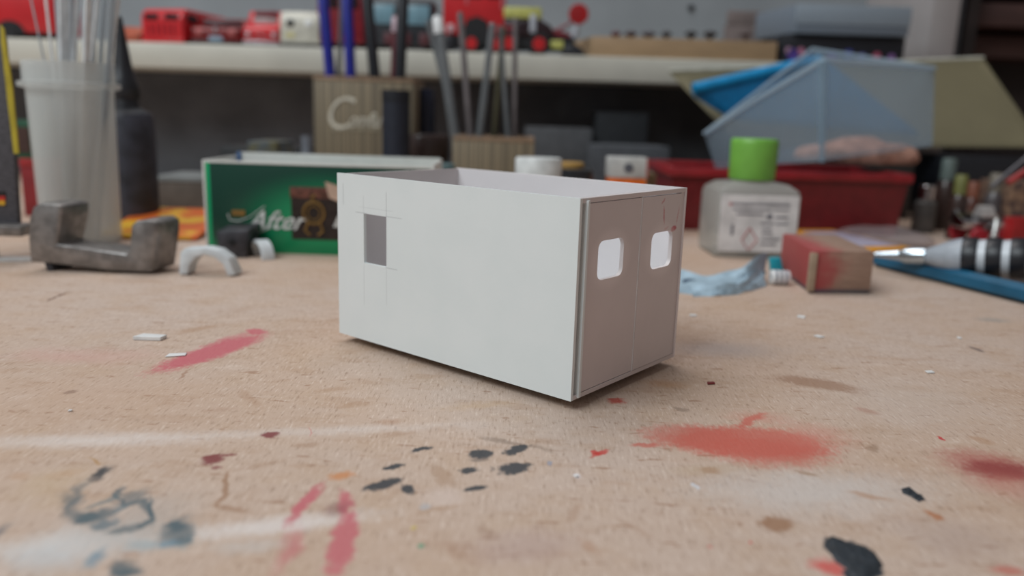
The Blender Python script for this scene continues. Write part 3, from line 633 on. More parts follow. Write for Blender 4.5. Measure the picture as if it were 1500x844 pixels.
# ================================================================== THINGS IN THE MIDDLE BACKGROUND
def can(name, label, cat, xc, hwpx, ytop, Y, m, zb=0.0, seg=32, prof=None, group=None):
    c = P(xc, ytop, Y); r = hwpx/FP*Y; h = c.z-zb
    pr = prof(r, h) if prof else [(r*.94, 0), (r, r*.06), (r, h-r*.08), (r*.93, h)]
    o = MB().lathe(pr, seg).build(name, m); o.location = (c.x, Y, zb); return tag(o, label, cat, group)
navy = mat('navy_plastic', (34, 40, 54), .5)
c_ = can('marker_pen_tube', 'dark navy tube standing before the tall bamboo holder', 'tube', 580, 20, 139, .56, navy)
MB().lathe([(.0098, 0), (.0099, .004), (.0098, .008)], 28).build('cap_ring', mat('navy_ring', (24, 28, 38), .5), c_, (0, 0, .078))
can('small_bottle', 'dark blue bottle right of the tall bamboo holder', 'bottle', 622, 15, 130, .64, mat('dark_blue_glass', (30, 36, 58), .25), prof=lambda r, h: [(r*1.15, 0), (r*1.2, h*.05), (r*1.2, h*.55), (r, h*.66), (r, h*.97), (r*.9, h)])
can('brown_jar', 'brown jar with dark lid left of the low bamboo holder', 'jar', 627, 32, 197, .60, mat('brown_glass', (66, 52, 50), .35), prof=lambda r, h: [(r*.95, 0), (r, h*.05), (r, h*.6), (r*.9, h*.66), (r*.96, h*.7), (r*.96, h*.97), (r*.9, h)])
can('teal_lid', 'small dusty teal lid left of the low bamboo holder', 'small lid', 645, 22, 240, .50, mat('dusty_teal', (92, 120, 124), .6))  # a teal lid, built as a short standing can
can('glass_vial', 'small pale vial left of the tall bamboo holder', 'vial', 449, 11, 199, .56, mat('pale_glass', (150, 156, 166), .3, alpha=.8), prof=lambda r, h: [(r, 0), (r, h*.75), (r*.6, h*.82), (r*.7, h), (r*.5, h)])
cuboid('blue_tin', 'small blue and yellow tin behind the green chocolate box', 'tin', 362, 405, 207, .52, mat('blue_tin_paint', (58, 78, 100), .4, c2=(96, 92, 60), scale=90))
cuboid('black_case', 'black case standing behind the green chocolate box', 'case', 322, 447, 216, .60, mat('black_case_plastic', (34, 36, 40), .5), .05)
cuboid('grey_storage_box', 'dark grey box standing right of the low bamboo holder', 'box', 770, 868, 187, .70, mat('grey_fabric', (84, 86, 90), .8), .06)
cuboid('grey_panel_box', 'low slate grey box behind the white and orange packet', 'box', 868, 982, 214, .66, mat('slate_fabric', (76, 80, 86), .8), .06)
cuboid('black_storage_box', 'tall black box between the grey ones under the shelf', 'box', 874, 950, 165, .74, mat('black_fabric', (38, 40, 44), .8), .04)
t = thing('glue_bottle', 'white capped bottle rising behind the middle of the white model', 'bottle', (P(789, 240, .42).x, .42, 0))
zc = P(789, 231, .42).z
MB().lathe([(.014, 0), (.0148, .001), (.0148, zc-.020), (.011, zc-.015), (.011, zc-.013)], 36).build('body', mat('milky_bottle', (206, 206, 204), .4), t)
MB().lathe([(.0120, zc-.0130), (.0122, zc-.001), (.0116, zc)], 36).build('cap', mat('white_cap', (222, 226, 226), .4), t)
t = thing('tape_roll', 'black roll with an ochre top behind the white model', 'roll', (P(843, 250, .47).x, .47, 0))
z1 = P(843, 248, .47).z
MB().lathe([(.0105, 0), (.0105, z1), (.0095, z1+.0004), (.005, z1+.0004)], 30).build('roll', blk, t)
MB().lathe([(.0085, z1-.001), (.0085, z1+.0030), (.007, z1+.0038)], 24, T(-.003, .006, 0)).build('top', mat('ochre', (170, 132, 66), .6), t)
t = thing('label_packet', 'white packet with an orange band behind the white model', 'packet', (P(920, 260, .47).x, .47, 0), .03)
z1 = P(922, 231, .47).z; hw = 28/FP*.47
MB().box((-hw, 0, z1-.0118), (hw, .016, z1), .0005).build('upper_body', mat('packet_white', (200, 200, 198), .5), t)
MB().box((-hw*.95, .0005, 0), (hw*.95, .016, z1-.0119), .0005).build('orange_base', mat('orange_print', (236, 112, 30), .4), t)
MB().lathe([(.0028, 0), (.0028, .0004)], 14, T(0, -.0001, z1-.006)@ROTX).build('printed_mark', mat('grey_ink', (96, 98, 108), .5), t)
MB().box((hw*.93, -.0002, z1-.0112), (hw*1.03, .003, z1-.0004)).build('side_stripe', mat('red_ink', (170, 80, 76), .5), t)
cuboid('wooden_block', 'small tan block right of the white and orange packet', 'block', 950, 962, 254, .49, mat('tan_block', (120, 98, 70), .7), .02)

# ================================================================== RED TRAY WITH TRANSLUCENT TUB
YR = .53
a, b = P(985, 246, YR), P(1332, 262, YR); zr = P(1160, 250, YR).z
t = thing('red_tray', 'long dark red plastic storage tray behind the green capped bottle', 'tray', ((a.x+b.x)/2, YR, 0), 0)
hw = (b.x-a.x)/2; redM = mat('red_plastic', (112, 24, 30), .35); redR = mat('red_plastic_rim', (150, 32, 40), .3)
k = .95; ww = .0016
MB().hexa([(-hw*k,.003,0),(hw*k,.003,0),(hw*k,.008,0),(-hw*k,.008,0),(-hw,0,zr-.006),(hw,0,zr-.006),(hw,ww,zr-.006),(-hw,ww,zr-.006)]).build('front_wall', redM, t)
MB().box((-hw*k, .088, 0), (hw*k, .090, zr-.004)).build('back_wall', redM, t)
for s in (-1, 1): MB().box((s*hw*.97-.001, .004, 0), (s*hw*.97+.001, .089, zr-.004)).build('side_wall', redM, t)
MB().box((-hw*k, .004, 0), (hw*k, .088, .0018)).build('bottom', redM, t)
r = MB(); r.box((-hw-.002, -.003, zr-.006), (hw+.002, .0025, zr), .001); r.box((-hw-.002, .088, zr-.006), (hw+.002, .093, zr), .001)
r.box((-hw-.002, .0025, zr-.006), (-hw+.003, .088, zr), .0008); r.box((hw-.003, .0025, zr-.006), (hw+.002, .088, zr), .0008); r.build('rim', redR, t)

# translucent tub, tipped, resting on the tray
tubM = mat('clear_tub', (176, 196, 210), .22, 0, .02, 30, bump=.03, alpha=.30); tubR = mat('clear_tub_rim', (186, 206, 220), .2, 0, .02, 30, alpha=.62)
t = thing('clear_tub', 'big translucent plastic tub tipped on the red tray', 'tub', (0, 0, 0))
TL, TN, TR, TB = P(1032, 196, .565), P(1206, 88, .50), P(1369, 100, .585), P(1190, 72, .62)
BL, BN, BR_, BB = P(1048, 247, .57), P(1204, 236, .52), P(1366, 214, .58), P(1200, 210, .615)
base_t = Vector((TN.x, .57, zr)); 
def sub(*q): return [x-base_t for x in q]
t.location = base_t
def panel(p4, name, m, thick=.0012):
    p4 = sub(*p4); nrm = (p4[1]-p4[0]).cross(p4[3]-p4[0]).normalized()
    b = bmesh.new(); K = 8; fr = []; bk = []
    for i in range(K+1):
        row = []; rb_ = []
        for j in range(K+1):
            u, v = i/K, j/K
            q = (p4[0]*(1-u)+p4[1]*u)*(1-v) + (p4[3]*(1-u)+p4[2]*u)*v
            bul = .0015*math.sin(PI*u)*math.sin(PI*v)
            row.append(b.verts.new(q+nrm*bul)); rb_.append(b.verts.new(q+nrm*(bul-thick)))
        fr.append(row); bk.append(rb_)
    for i in range(K):
        for j in range(K):
            b.faces.new((fr[i][j], fr[i+1][j], fr[i+1][j+1], fr[i][j+1])); b.faces.new((bk[i][j], bk[i][j+1], bk[i+1][j+1], bk[i+1][j]))
    for i in range(K):
        b.faces.new((fr[i][0], bk[i][0], bk[i+1][0], fr[i+1][0])); b.faces.new((fr[i][K], fr[i+1][K], bk[i+1][K], bk[i][K]))
        b.faces.new((fr[0][i], fr[0][i+1], bk[0][i+1], bk[0][i])); b.faces.new((fr[K][i], bk[K][i], bk[K][i+1], fr[K][i+1]))
    x = MB(); x._merge(b); return x.build(name, m, t)
panel((BL, BN, TN, TL), 'side_wall', tubM); panel((BN, BR_, TR, TN), 'side_wall', tubM)
panel((BR_, BB, TB, TR), 'side_wall', tubM); panel((BB, BL, TL, TB), 'side_wall', tubM); panel((BL, BB, BR_, BN), 'bottom', tubM)
MB().tube(sub(TL, (TL*.9+TN*.1), (TL+TN)/2+Vector((0, 0, .001)), (TL*.1+TN*.9), TN, (TN*.9+TR*.1), (TN+TR)/2, TR), .0017, 8).build('rim', tubR, t)
MB().tube(sub(TR, TB, TL), .0015, 8).build('rim', tubR, t)
MB().tube(sub(TN, (TN+BN)/2, BN), [.0028, .0024, .0020], 10).build('corner_rib', mat('tub_corner', (176, 206, 226), .12, 0, .02, 30, alpha=.5), t)
# cloth inside the tub
b = bmesh.new(); bmesh.ops.create_icosphere(b, subdivisions=4, radius=1)
for v in b.verts:
    s_ = 1+.14*math.sin(5*v.co.x+2*v.co.z)*math.cos(4*v.co.y)+.05*math.sin(13*v.co.x)
    v.co = Vector((v.co.x*.043*s_, v.co.y*.018*s_, max(v.co.z*.013*s_, -.004)))
x = MB(); x._merge(b); o = x.build('folded_cloth', mat('pinkish_cloth', (204, 156, 138), .9, 0, .15, 200, bump=.4)); pc = P(1262, 232, .58)
o.location = (pc.x-.001, .578, pc.z+.001); o.rotation_euler = (0, .0, .0); tag(o, 'pinkish brown cloth lying inside the translucent tub', 'cloth')
# blue lid behind the tub
A_, B_, C_, D_ = P(1015, 132, .655), P(1200, 90, .665), P(1345, 196, .655), P(1075, 172, .66)
lid_t = Vector((A_.x, .65, zr)); nn = Vector((0, -.004, .0085))
t = thing('blue_cover', 'bright blue plastic lid sticking out behind the translucent tub', 'lid', lid_t)
q = [x-lid_t for x in (A_, B_, C_, D_)]
MB().hexa([q[3]-nn*.35, q[2]-nn*.35, q[1]-nn*.6, q[0]-nn*.6, q[3]+nn*.2, q[2]+nn*.2, q[1]+nn*.6, q[0]+nn*.6], .0012).build('plate', mat('blue_lid_plastic', (14, 120, 176), .35), t)
MB().tube([q[0]+nn*.1, (q[0]+q[1])/2+nn*.1, q[1]+nn*.1], .0047, 12).build('rim', mat('blue_lid_rim', (22, 150, 210), .3), t)
# olive board
A_, B_, C_, D_ = P(980, 106, .69), P(1441, 87, .695), P(1530, 216, .645), P(1085, 214, .68)
bd = Vector((A_.x, .66, C_.z)); q = [x-bd for x in (A_, B_, C_, D_)]; nb = Vector((0, .0018, .0012))
t = thing('olive_board', 'olive beige board leaning behind the translucent tub', 'board', bd)
MB().hexa([q[3], q[2], q[2]+nb, q[3]+nb, q[0], q[1], q[1]+nb, q[0]+nb]).build('sheet', mat('olive_card', (114, 107, 82), .7, 0, .05, 20), t)
MB().tube([q[0]+nb*.5+Vector((0,0,.0006)), q[1]+nb*.5+Vector((0,0,.0006))], .0014, 8).build('top_edge', mat('pale_edge', (196, 196, 184), .6), t)
# dark case carrying the board
zc = D_.z
o = MB().box((P(1374, 230, .66).x, .64, 0), (.42, .74, zc-.001), .002).build('dark_case', mat('dark_navy_case', (26, 29, 36), .5)); tag(o, 'black case under the olive board at the right', 'case')
o2 = MB().box((P(1080, 230, .66).x, .64, 0), (P(1325, 230, .66).x, .74, zc-.001), .002).build('storage_carton', mat('dark_carton', (60, 56, 54), .7)); tag(o2, 'dark carton behind the red tray under the olive board', 'carton')

# ================================================================== CEMENT BOTTLE
YB2 = .425; c0 = P(1106, 360, YB2)
t = thing('cement_bottle', 'square glass bottle with lime green cap and white printed label', 'bottle', (c0.x, YB2+.018, 0), .04)
def P2(py, px=1106): return P(px, py, YB2).z
hb = 62/FP*YB2
def sq(r, z, k=.12):
    rd = r*k; return [(x, y, z) for x, y in rr(-r, -r*.78, r, r*.78, rd, 4)]
def loft(rings):
    b = bmesh.new(); R_ = [[b.verts.new(q) for q in r] for r in rings]; n_ = len(R_[0])
    for a, c in zip(R_, R_[1:]):
        for i in range(n_): b.faces.new((a[i], a[(i+1) % n_], c[(i+1) % n_], c[i]))
    b.faces.new(R_[0][::-1]); b.faces.new(R_[-1]); bmesh.ops.recalc_face_normals(b, faces=b.faces); x = MB(); x._merge(b); return x
zs = P2(283)
loft([sq(hb*.93, 0), sq(hb*.99, .0015), sq(hb, .006), sq(hb*1.0, zs-.002), sq(hb*.96, zs+.001), sq(hb*.75, zs+.0042), sq(hb*.5, zs+.0055, .9), sq(hb*.42, zs+.0065, .9), sq(hb*.42, zs+.010, .9)]).build('glass_body', mat('bottle_glass', (206, 208, 204), .12, 0, .02, 40, bump=0, alpha=.62), t)
lab = MB().box((-hb*.93, -hb*.78-.0005, .0035), (hb*.93, -hb*.78-.0001, zs-.0012), .0001, 1).build('label', mat('label_paper', (232, 230, 230), .5), t)
gi = mat('grey_ink_fine', (120, 120, 130), .5); ri = mat('red_ink_fine', (196, 120, 120), .5)
ins = []
for i, (x0, x1, z0, h_, m_) in enumerate(((-.75,.78,.88,.035,gi),(-.7,.3,.78,.03,gi),(.36,.78,.79,.02,gi),(-.6,.1,.69,.03,gi),(.2,.34,.62,.09,gi),(.42,.76,.64,.03,gi),(.05,.4,.52,.03,gi),(.1,.36,.42,.03,gi),(.1,.38,.33,.03,gi),(-.8,-.74,.86,.06,ri),
                                         (.46,.78,.52,.03,gi),(.1,.6,.22,.03,gi),(-.7,-.64,.3,.2,gi),(.1,.5,.12,.03,gi))):
    H_ = zs-.007; MB().box((hb*.92*x0, -hb*.78-.0007, .004+H_*z0), (hb*.92*x1, -hb*.78-.0004, .004+H_*(z0+h_))).build('printed_line', m_, lab)
dm = bmesh.new(); 
MB().tube([(-.0045,-hb*.78-.0007,.0165+.0), (-.0085,-hb*.78-.0007,.010), (-.0045,-hb*.78-.0007,.0045), (0.0,-hb*.78-.0007,.010), (-.0045,-hb*.78-.0007,.0165)], .00035, 6).build('hazard_mark', ri, lab)
zc0, zc1 = P2(266), P2(204); rc = 35/FP*YB2
MB().lathe([(rc*.93, zc0), (rc*.97, zc0+.001), (rc*1.0, zc1-.0025), (rc*.98, zc1-.0008), (rc*.93, zc1)], 48).build('cap', mat('lime_cap', (120, 184, 76), .4, 0, .04), t)
# black rubber bit in front of it
t = thing('black_cone', 'small black pointed rubber tip before the cement bottle', 'tip', G(1100, 374))
MB().lathe([(.0058, 0), (.0066, .003), (.0060, .009), (.0044, .0135), (.0012, .016)], 20, Matrix.Rotation(-.15, 4, 'Y')@T(0, 0, .0002)).build('body', blk, t)
MB().lathe([(.0060, .0), (.0060, .0012)], 20).build('base_ring', mat('dark_steel', (50, 50, 54), .4, .8), t)

# ================================================================== BLUE SCRAP, TEAL BITS
def ribbon(name, L1, L2, thick, m, label, cat='scrap', parent=None, group=None):
    K = 24; b = bmesh.new()
    def cat_(pts, u):
        n_ = len(pts)-1; i = min(int(u*n_), n_-1); f = u*n_-i
        p0, p1, p2, p3 = pts[max(i-1, 0)], pts[i], pts[i+1], pts[min(i+2, n_)]
        return .5*((2*p1)+(p2-p0)*f+(2*p0-5*p1+4*p2-p3)*f*f+(3*p1-p0-3*p2+p3)*f**3)
    top = []; bot = []
    for i in range(K+1):
        a, c = cat_(L1, i/K), cat_(L2, i/K); row = []; rb_ = []
        for j in range(5):
            q = a.lerp(c, j/4)+Vector((0, 0, .0007*math.sin(j*2.1+i*.7)))
            row.append(b.verts.new(q)); rb_.append(b.verts.new(q-Vector((0, thick*.6, thick))))
        top.append(row); bot.append(rb_)
    for i in range(K):
        for j in range(4):
            b.faces.new((top[i][j], top[i+1][j], top[i+1][j+1], top[i][j+1])); b.faces.new((bot[i][j], bot[i][j+1], bot[i+1][j+1], bot[i+1][j]))
        b.faces.new((top[i][0], bot[i][0], bot[i+1][0], top[i+1][0])); b.faces.new((top[i][4], top[i+1][4], bot[i+1][4], bot[i][4]))
    for i in (0, K):
        for j in range(4): b.faces.new((top[i][j], top[i][j+1], bot[i][j+1], bot[i][j]))
    bmesh.ops.recalc_face_normals(b, faces=b.faces)
    x = MB(); x._merge(b); o = x.build(name, m, parent)
    return tag(o, label, cat, group) if label else o
blueP = mat('pale_blue_rag', (168, 192, 208), .7, 0, .1, 150, bump=.4); navyP = mat('navy_rag', (70, 94, 120), .7, 0, .1, 150)
t = thing('blue_rag', 'crumpled pale blue scrap of cloth right of the white model', 'cloth', (0, 0, 0)); rt0 = G(1065, 415); t.location = rt0
def R_(px, py, z): return G(px, py, z)-rt0
ribbon('fold', [R_(990, 395, .0035), R_(1030, 402, .0045), R_(1070, 398, .006), R_(1100, 382, .011), R_(1124, 368, .014)],
       [R_(992, 425, .0010), R_(1025, 428, .0012), R_(1070, 422, .0018), R_(1100, 405, .0045), R_(1120, 392, .0065)], .0012, blueP, None, parent=t)
ribbon('fold', [R_(1010, 420, .0022), R_(1050, 418, .0040), R_(1085, 412, .0050), R_(1118, 394, .0060)],
       [R_(1016, 433, .0005), R_(1050, 431, .0008), R_(1085, 427, .0010), R_(1122, 416, .0012)], .0010, blueP, None, parent=t)
ribbon('inner_fold', [R_(1000, 410, .0030), R_(1050, 412, .0026), R_(1085, 404, .0050), R_(1112, 385, .0085)],
       [R_(1000, 420, .0012), R_(1050, 422, .0016), R_(1090, 414, .0024), R_(1122, 398, .0034)], .0008, navyP, None, parent=t)
tealM = mat('teal_plastic', (30, 160, 180), .35)
o = MB().hexa([(-.003,-.002,0),(.003,-.002,0),(.003,.002,0),(-.003,.002,0),(-.0045,-.001,.008),(.001,-.001,.0085),(.001,.002,.0085),(-.0045,.002,.008)], .0006).build('teal_clip', tealM); o.location = G(1138, 402); tag(o, 'small bright teal plastic piece between blue cloth and stained block', 'clip')
t = thing('striped_cap', 'small white ribbed cap lying left of the stained block', 'cap', G(1141, 417))
MB().lathe([(.0030, -.0042), (.0033, -.0038), (.0033, .0038), (.0030, .0042)], 20, T(0, 0, .0033)@ROTY).build('body', chipM, t)
for s in (-.0022, 0, .0022): MB().lathe([(.0035, s-.0004), (.0035, s+.0004)], 20, T(0, 0, .0033)@ROTY).build('rib', mat('grey_rib', (140, 146, 160), .5), t)

# ================================================================== STAINED WOOD BLOCK
wm = bpy.data.materials.new('stained_wood'); n = N(wm); co = n.obj()
gr = n.noise(n.mapping(co, scale=(120, 900, 900), kind='POINT'), 1, 3); sx = n.new('ShaderNodeSeparateXYZ'); n.put(sx.inputs[0], co)
c = n.mix(gr.outputs[0], lin((128, 102, 88)), lin((176, 146, 128)))
c = n.mix(n.ramp(n.math('ADD', sx.outputs[0], n.math('MULTIPLY', n.noise(co, 150, 3).outputs[0], .016)),   .026, .011, 0, .85), c, lin((156, 52, 58)))
c = n.mix(n.ramp(sx.outputs[2], .0028, .0012, 0, .8), c, lin((66, 74, 86)))
n.put(n.b.inputs['Base Color'], c); n.b.inputs['Roughness'].default_value = .6
nb0 = G(1186, 430); nr = G(1274, 431); bl = G(1141, 397)
t = thing('stained_block', 'small wooden block stained with red paint', 'block', nb0)
e1 = nr-nb0; e2 = (bl-nb0)*1.0
bh = P(1188, 367, nb0.y).z
pts = [Vector((0,0,0)), e1, e1+e2, e2]
MB().hexa(pts+[q+Vector((0,0,bh)) for q in pts], .0007).build('block', wm, t)
MB().box((-.0016, -.0008, .001), (.0016, .001, bh-.001), .0003).build('corner_strip', mat('bare_wood', (172, 150, 128), .6), t)

# ================================================================== PACKETS, PENS AT RIGHT
o = MB().box((-.018, -.038, 0), (.018, .038, .0075), .002).build('yellow_pack', mat('yellow_orange_pack', (232, 158, 34), .35)); o.location = (.194, .462, 0); o.rotation_euler = (0, 0, .25)
tag(o, 'yellow orange pack lying behind the stained wooden block', 'packet')
MB().box((-.013, -.030, .0074), (.013, .025, .0080), .0005).build('printed_panel', mat('lilac_print', (176, 170, 190), .4), o)
def puffy(name, c, sx_, sy_, sz_, rz, m, label, cat):
    b = bmesh.new(); bmesh.ops.create_icosphere(b, subdivisions=4, radius=1)
    for v in b.verts:
        k = 1+.12*math.sin(7*v.co.x+3*v.co.y)*math.cos(6*v.co.y)
        v.co = Vector((v.co.x*sx_, v.co.y*sy_, (max(v.co.z, -.2)+.2)*sz_*k))
    x = MB(); x._merge(b); o = x.build(name, m); o.location = c; o.rotation_euler = (0, 0, rz); return tag(o, label, cat)
puffy('plastic_bag', (P(1295, 335, .50).x, .50, 0), .030, .022, .0085, -.3, mat('clear_bag', (190, 180, 184), .12, 0, .1, 90, bump=.5, alpha=.4), 'crumpled clear plastic bag behind the yellow pack', 'bag')
# blue rod
p, q = G(1283, 390), G(1530, 452); p.z = q.z = .0042
q2 = p+(q-p)*1.25
o = MB().tube([p, q2], .0041, 6).build('blue_pencil', mat('blue_lacquer', (26, 96, 130), .35, 0, .1, 60)); tag(o, 'thick blue pencil lying at the right edge of the bench', 'pencil')
# striped craft knife
kp = P(1392, 376, .372); ktip = P(1336, 361, .372)
kd = (P(1500, 379, .355)-kp); kd.normalize()
t = thing('craft_knife', 'black and white striped pen handle with silver tip', 'craft knife', kp); t.rotation_euler = kd.to_track_quat('X', 'Z').to_euler()
AX = ROTY
sil = mat('polished_silver', (200, 214, 224), .18, .9, .05, 80); whiteP = mat('handle_white', (206, 214, 222), .35); 
MB().lathe([(.0026, -.022), (.0038, -.019), (.0040, -.0105), (.0034, -.0100)], 24, T(0,0,0)@AX).build('collet', sil, t)
MB().lathe([(.0008, -.036), (.0016, -.030), (.0026, -.022)], 16, AX).build('nib', sil, t)
MB().lathe([(.0034, -.0105), (.0060, -.004), (.0083, .002), (.0088, .0052)], 32, AX).build('grip_cone', mat('grip_grey', (170, 178, 188), .4), t)
x = .0052
for k in range(8):
    r0 = .0090; MB().lathe([(r0, x), (r0+.0004, x+.001), (r0+.0004, x+.0052), (r0, x+.0062)], 32, AX).build('black_ring', blackM, t); x += .0062
    MB().lathe([(r0-.0008, x), (r0-.0006, x+.0034)], 32, AX).build('white_ring', whiteP, t); x += .0034
# white tube below it
p, q = G(1437, 402), G(1530, 428); p.z = q.z = .0052
o = MB().tube([p, p.lerp(q, .03), q+(q-p)], [.0036, .0048, .0048], 16).build('white_tube', mat('pale_tube', (172, 182, 196), .4)); tag(o, 'pale grey tube lying between the striped handle and blue pencil', 'tube')
# dark strip under the knife
p, q = G(1286, 382), G(1450, 408); p.z = q.z = .0035
o = MB().box((0, -.004, -.003), ((q-p).length, .004, .002), .0006).build('olive_ruler', mat('olive_brown', (92, 76, 48), .6)); o.location = p; o.rotation_euler = (0, 0, math.atan2(q.y-p.y, q.x-p.x)); tag(o, 'olive brown flat stick lying behind the blue pencil', 'stick')

# clutter of little vials and a chrome cart
chrome = mat('chrome', (190, 190, 194), .15, 1.0, .05, 90); brownG = mat('dark_amber', (62, 46, 42), .25)
def vial(px, base_y, ytop, hw, Y, m, capm, label):
    c = P(px, ytop, Y); r = hw/FP*Y; h = c.z
    t = thing('small_vial', label, 'vial', (c.x, Y, 0), 0, 'little vials by the right edge')
    MB().lathe([(r*.9, 0), (r, .001), (r, h*.62), (r*.6, h*.72)], 20).build('body', m, t)
    MB().lathe([(r*.72, h*.70), (r*.74, h*.97), (r*.6, h)], 20).build('cap', capm, t)
vial(1360, 320, 271, 16, .56, mat('grey_glass', (120, 116, 114), .2, alpha=.8), chrome, 'vial with shiny silver cap beside the pale post')
vial(1392, 330, 232, 14, .58, brownG, mat('pale_green_cap', (98, 112, 108), .5), 'tall dark vial with a pale green cap')
vial(1410, 330, 256, 12, .53, brownG, mat('olive_cap', (112, 114, 62), .5), 'dark vial with an olive yellow cap')
vial(1428, 330, 266, 11, .56, mat('rust_glass', (96, 56, 46), .3), mat('orange_cap', (132, 78, 58), .5), 'rust coloured vial with a dull orange cap')
vial(1462, 330, 254, 13, .56, mat('smoke_glass', (90, 84, 86), .25), mat('grey_cap', (120, 112, 100), .5), 'smoky vial with a grey cap behind the chrome cart')
cc = P(1450, 330, .50); t = thing('toy_cart', 'little chrome toy cart with red wheels near the right edge', 'toy', (cc.x, .50, 0))
MB().hexa([(-.016,0,.010),(.010,0,.010),(.010,.02,.010),(-.016,.02,.010),(-.017,-.001,.015),(.014,0,.016),(.012,.02,.021),(-.014,.02,.021)], .0012).build('body', chrome, t)
MB().hexa([(-.007,-.002,.018),(.003,-.002,.018),(.003,.01,.018),(-.007,.01,.018),(-.006,0,.0255),(.001,0,.0255),(.001,.009,.025),(-.005,.009,.025)], .001).build('hood', mat('satin_metal', (220, 218, 216), .25, .6), t)
for x_, y_ in ((-.007, -.002), (.008, -.002), (-.007, .022), (.008, .022)):
    wq = MB().lathe([(.0052, -.0018), (.0056, -.0012), (.0056, .0012), (.0052, .0018)], 20, T(x_, y_, .0057)@ROTX).build('wheel', mat('red_wheel', (164, 40, 52), .4), t)
MB().tube([(.001, -.004, .001), (.002, -.003, .012), (.0035, 0, .018)], [.0022, .0018, .0014], 10).build('strut', mat('satin_metal', (220, 218, 216), .25, .6), t)
o = MB().tube([P(1452, 275, .54), P(1530, 210, .54)], .0015, 8).build('steel_rod', mat('grey_steel_rod', (90, 90, 96), .4, .6))
tag(o, 'thin grey rod leaning up at the right edge', 'rod')
p_, q_ = P(1476, 268, .53), P(1540, 226, .53)
o = MB().tube([p_, q_], .0022, 8).build('red_stick', mat('red_lacquer', (156, 30, 32), .4)); tag(o, 'red stick leaning up at the right edge', 'stick')
o = MB().box((P(1482, 285, .545).x, .545, 0), (P(1560, 285, .545).x, .585, P(1490, 268, .545).z), .001).build('patterned_box', mat('mixed_print', (150, 120, 96), .5, 0, .1, 160, c2=(60, 44, 50))); tag(o, 'small mottled box at the right edge behind the chrome cart', 'box')
o = MB().box((-.005, -.004, 0), (.006, .006, .021), .001).build('red_bottle', mat('red_lacquer', (156, 30, 32), .4)); o.location = (P(1490, 325, .48).x, .48, 0); tag(o, 'small red block at the right edge of the bench', 'block')

# ================================================================== TOY VEHICLES ON THE SHELF
tyre = mat('tyre_rubber', (26, 26, 30), .7); glassD = mat('dark_window', (46, 32, 38), .2); hubR = mat('red_hub', (206, 34, 40), .4)
def wheel(par, x, y, z, r, wd, hub=None, axis='X', sgn=1):
    mt = T(x, y, z)@(ROTY if axis == 'X' else ROTX)
    o = MB().lathe([(r*.7, -wd/2), (r*.95, -wd/2), (r, -wd*.3), (r, wd*.3), (r*.95, wd/2), (r*.7, wd/2)], 24, mt).build('wheel', tyre, par)
    if hub: MB().lathe([(r*.56, -wd/2-.0009), (r*.60, -wd/2), (r*.60, wd/2), (r*.56, wd/2+.0009)], 18, mt).build('hub', hub, o)
def vehicle(name, label, x0, x1, ytop, ybot, Y, length, body, prof, rz=0.0, wins=(), hub=None, extras=None, cat='toy vehicle', wx=.42):
    """local frame: front towards -Y, width along X. prof = side outline as (y fraction, z fraction)"""
    a, b = P(x0, ybot, Y), P(x1, ybot, Y); wd = b.x-a.x; h = P((x0+x1)/2, ytop, Y).z - ZS
    t = thing(name, label, cat, ((a.x+b.x)/2, Y, ZS), rz, 'toy vehicles along the shelf'); cl = h*.10
    MB().prism([(-wd/2, y*length, cl+z*(h-cl)) for y, z in prof], (wd, 0, 0), min(wd, h)*.06, seg=3).build('body', body, t)
    for s in (-1, 1):
        for y in (.2, .8): wheel(t, s*wd*wx, y*length, h*.14, h*.14, wd*.16, hub)
    for (fx0, fx1, fz0, fz1, fy, m, nm) in wins:
        MB().box((fx0*wd, fy*length-.0006, fz0*h), (fx1*wd, fy*length+.0012, fz1*h), .0005).build(nm, m, t)
    if extras: extras(t, wd, h, length)
    return t
VAN = [(0, 0), (0, .72), (.05, .92), (.12, 1), (1, 1), (1, 0)]
CAR = [(0, .0), (0, .45), (.04, .55), (.30, .62), (.42, .98), (.72, 1), (.88, .62), (1, .5), (1, 0)]
VCAB = [(0, 0), (0, .40), (.04, .50), (.22, .62), (.30, .95), (.36, 1), (1, 1), (1, 0)]
redC = mat('toy_red', (206, 36, 44), .35, 0, .04, 60, coat=.3); redK = mat('toy_dark_red', (120, 28, 40), .35); whC = mat('toy_cream', (214, 212, 200), .4)
silP = mat('toy_silver', (180, 180, 186), .3, .6); win_w = mat('toy_window_light', (170, 160, 160), .3)
YS = SY+.012
def van_extra(t, wd, h, L_):
    MB().box((-wd*.5, -.0015, h*.04), (wd*.52, .002, h*.12), .0005).build('bumper', redC, t)
    for s in (-1, 1): MB().box((s*wd*.5-.0006, L_*.10, h*.62), (s*wd*.5+.0006, L_*.32, h*.85), .0003).build('side_window', glassD, t)
    for k in range(5): MB().box((-wd*.3+k*wd*.14, -.0008, h*.25), (-wd*.3+k*wd*.14+.0012, .0004, h*.55)).build('grille_bar', redK, t)
vehicle('toy_van', 'bright red toy van facing front with two dark windows', 205, 273, 11, 72, YS, .070, redC, VAN, -.20,
        ((-.40, -.08, .66, .84, 0, glassD, 'windscreen'), (.08, .40, .66, .84, 0, glassD, 'windscreen')), extras=van_extra)
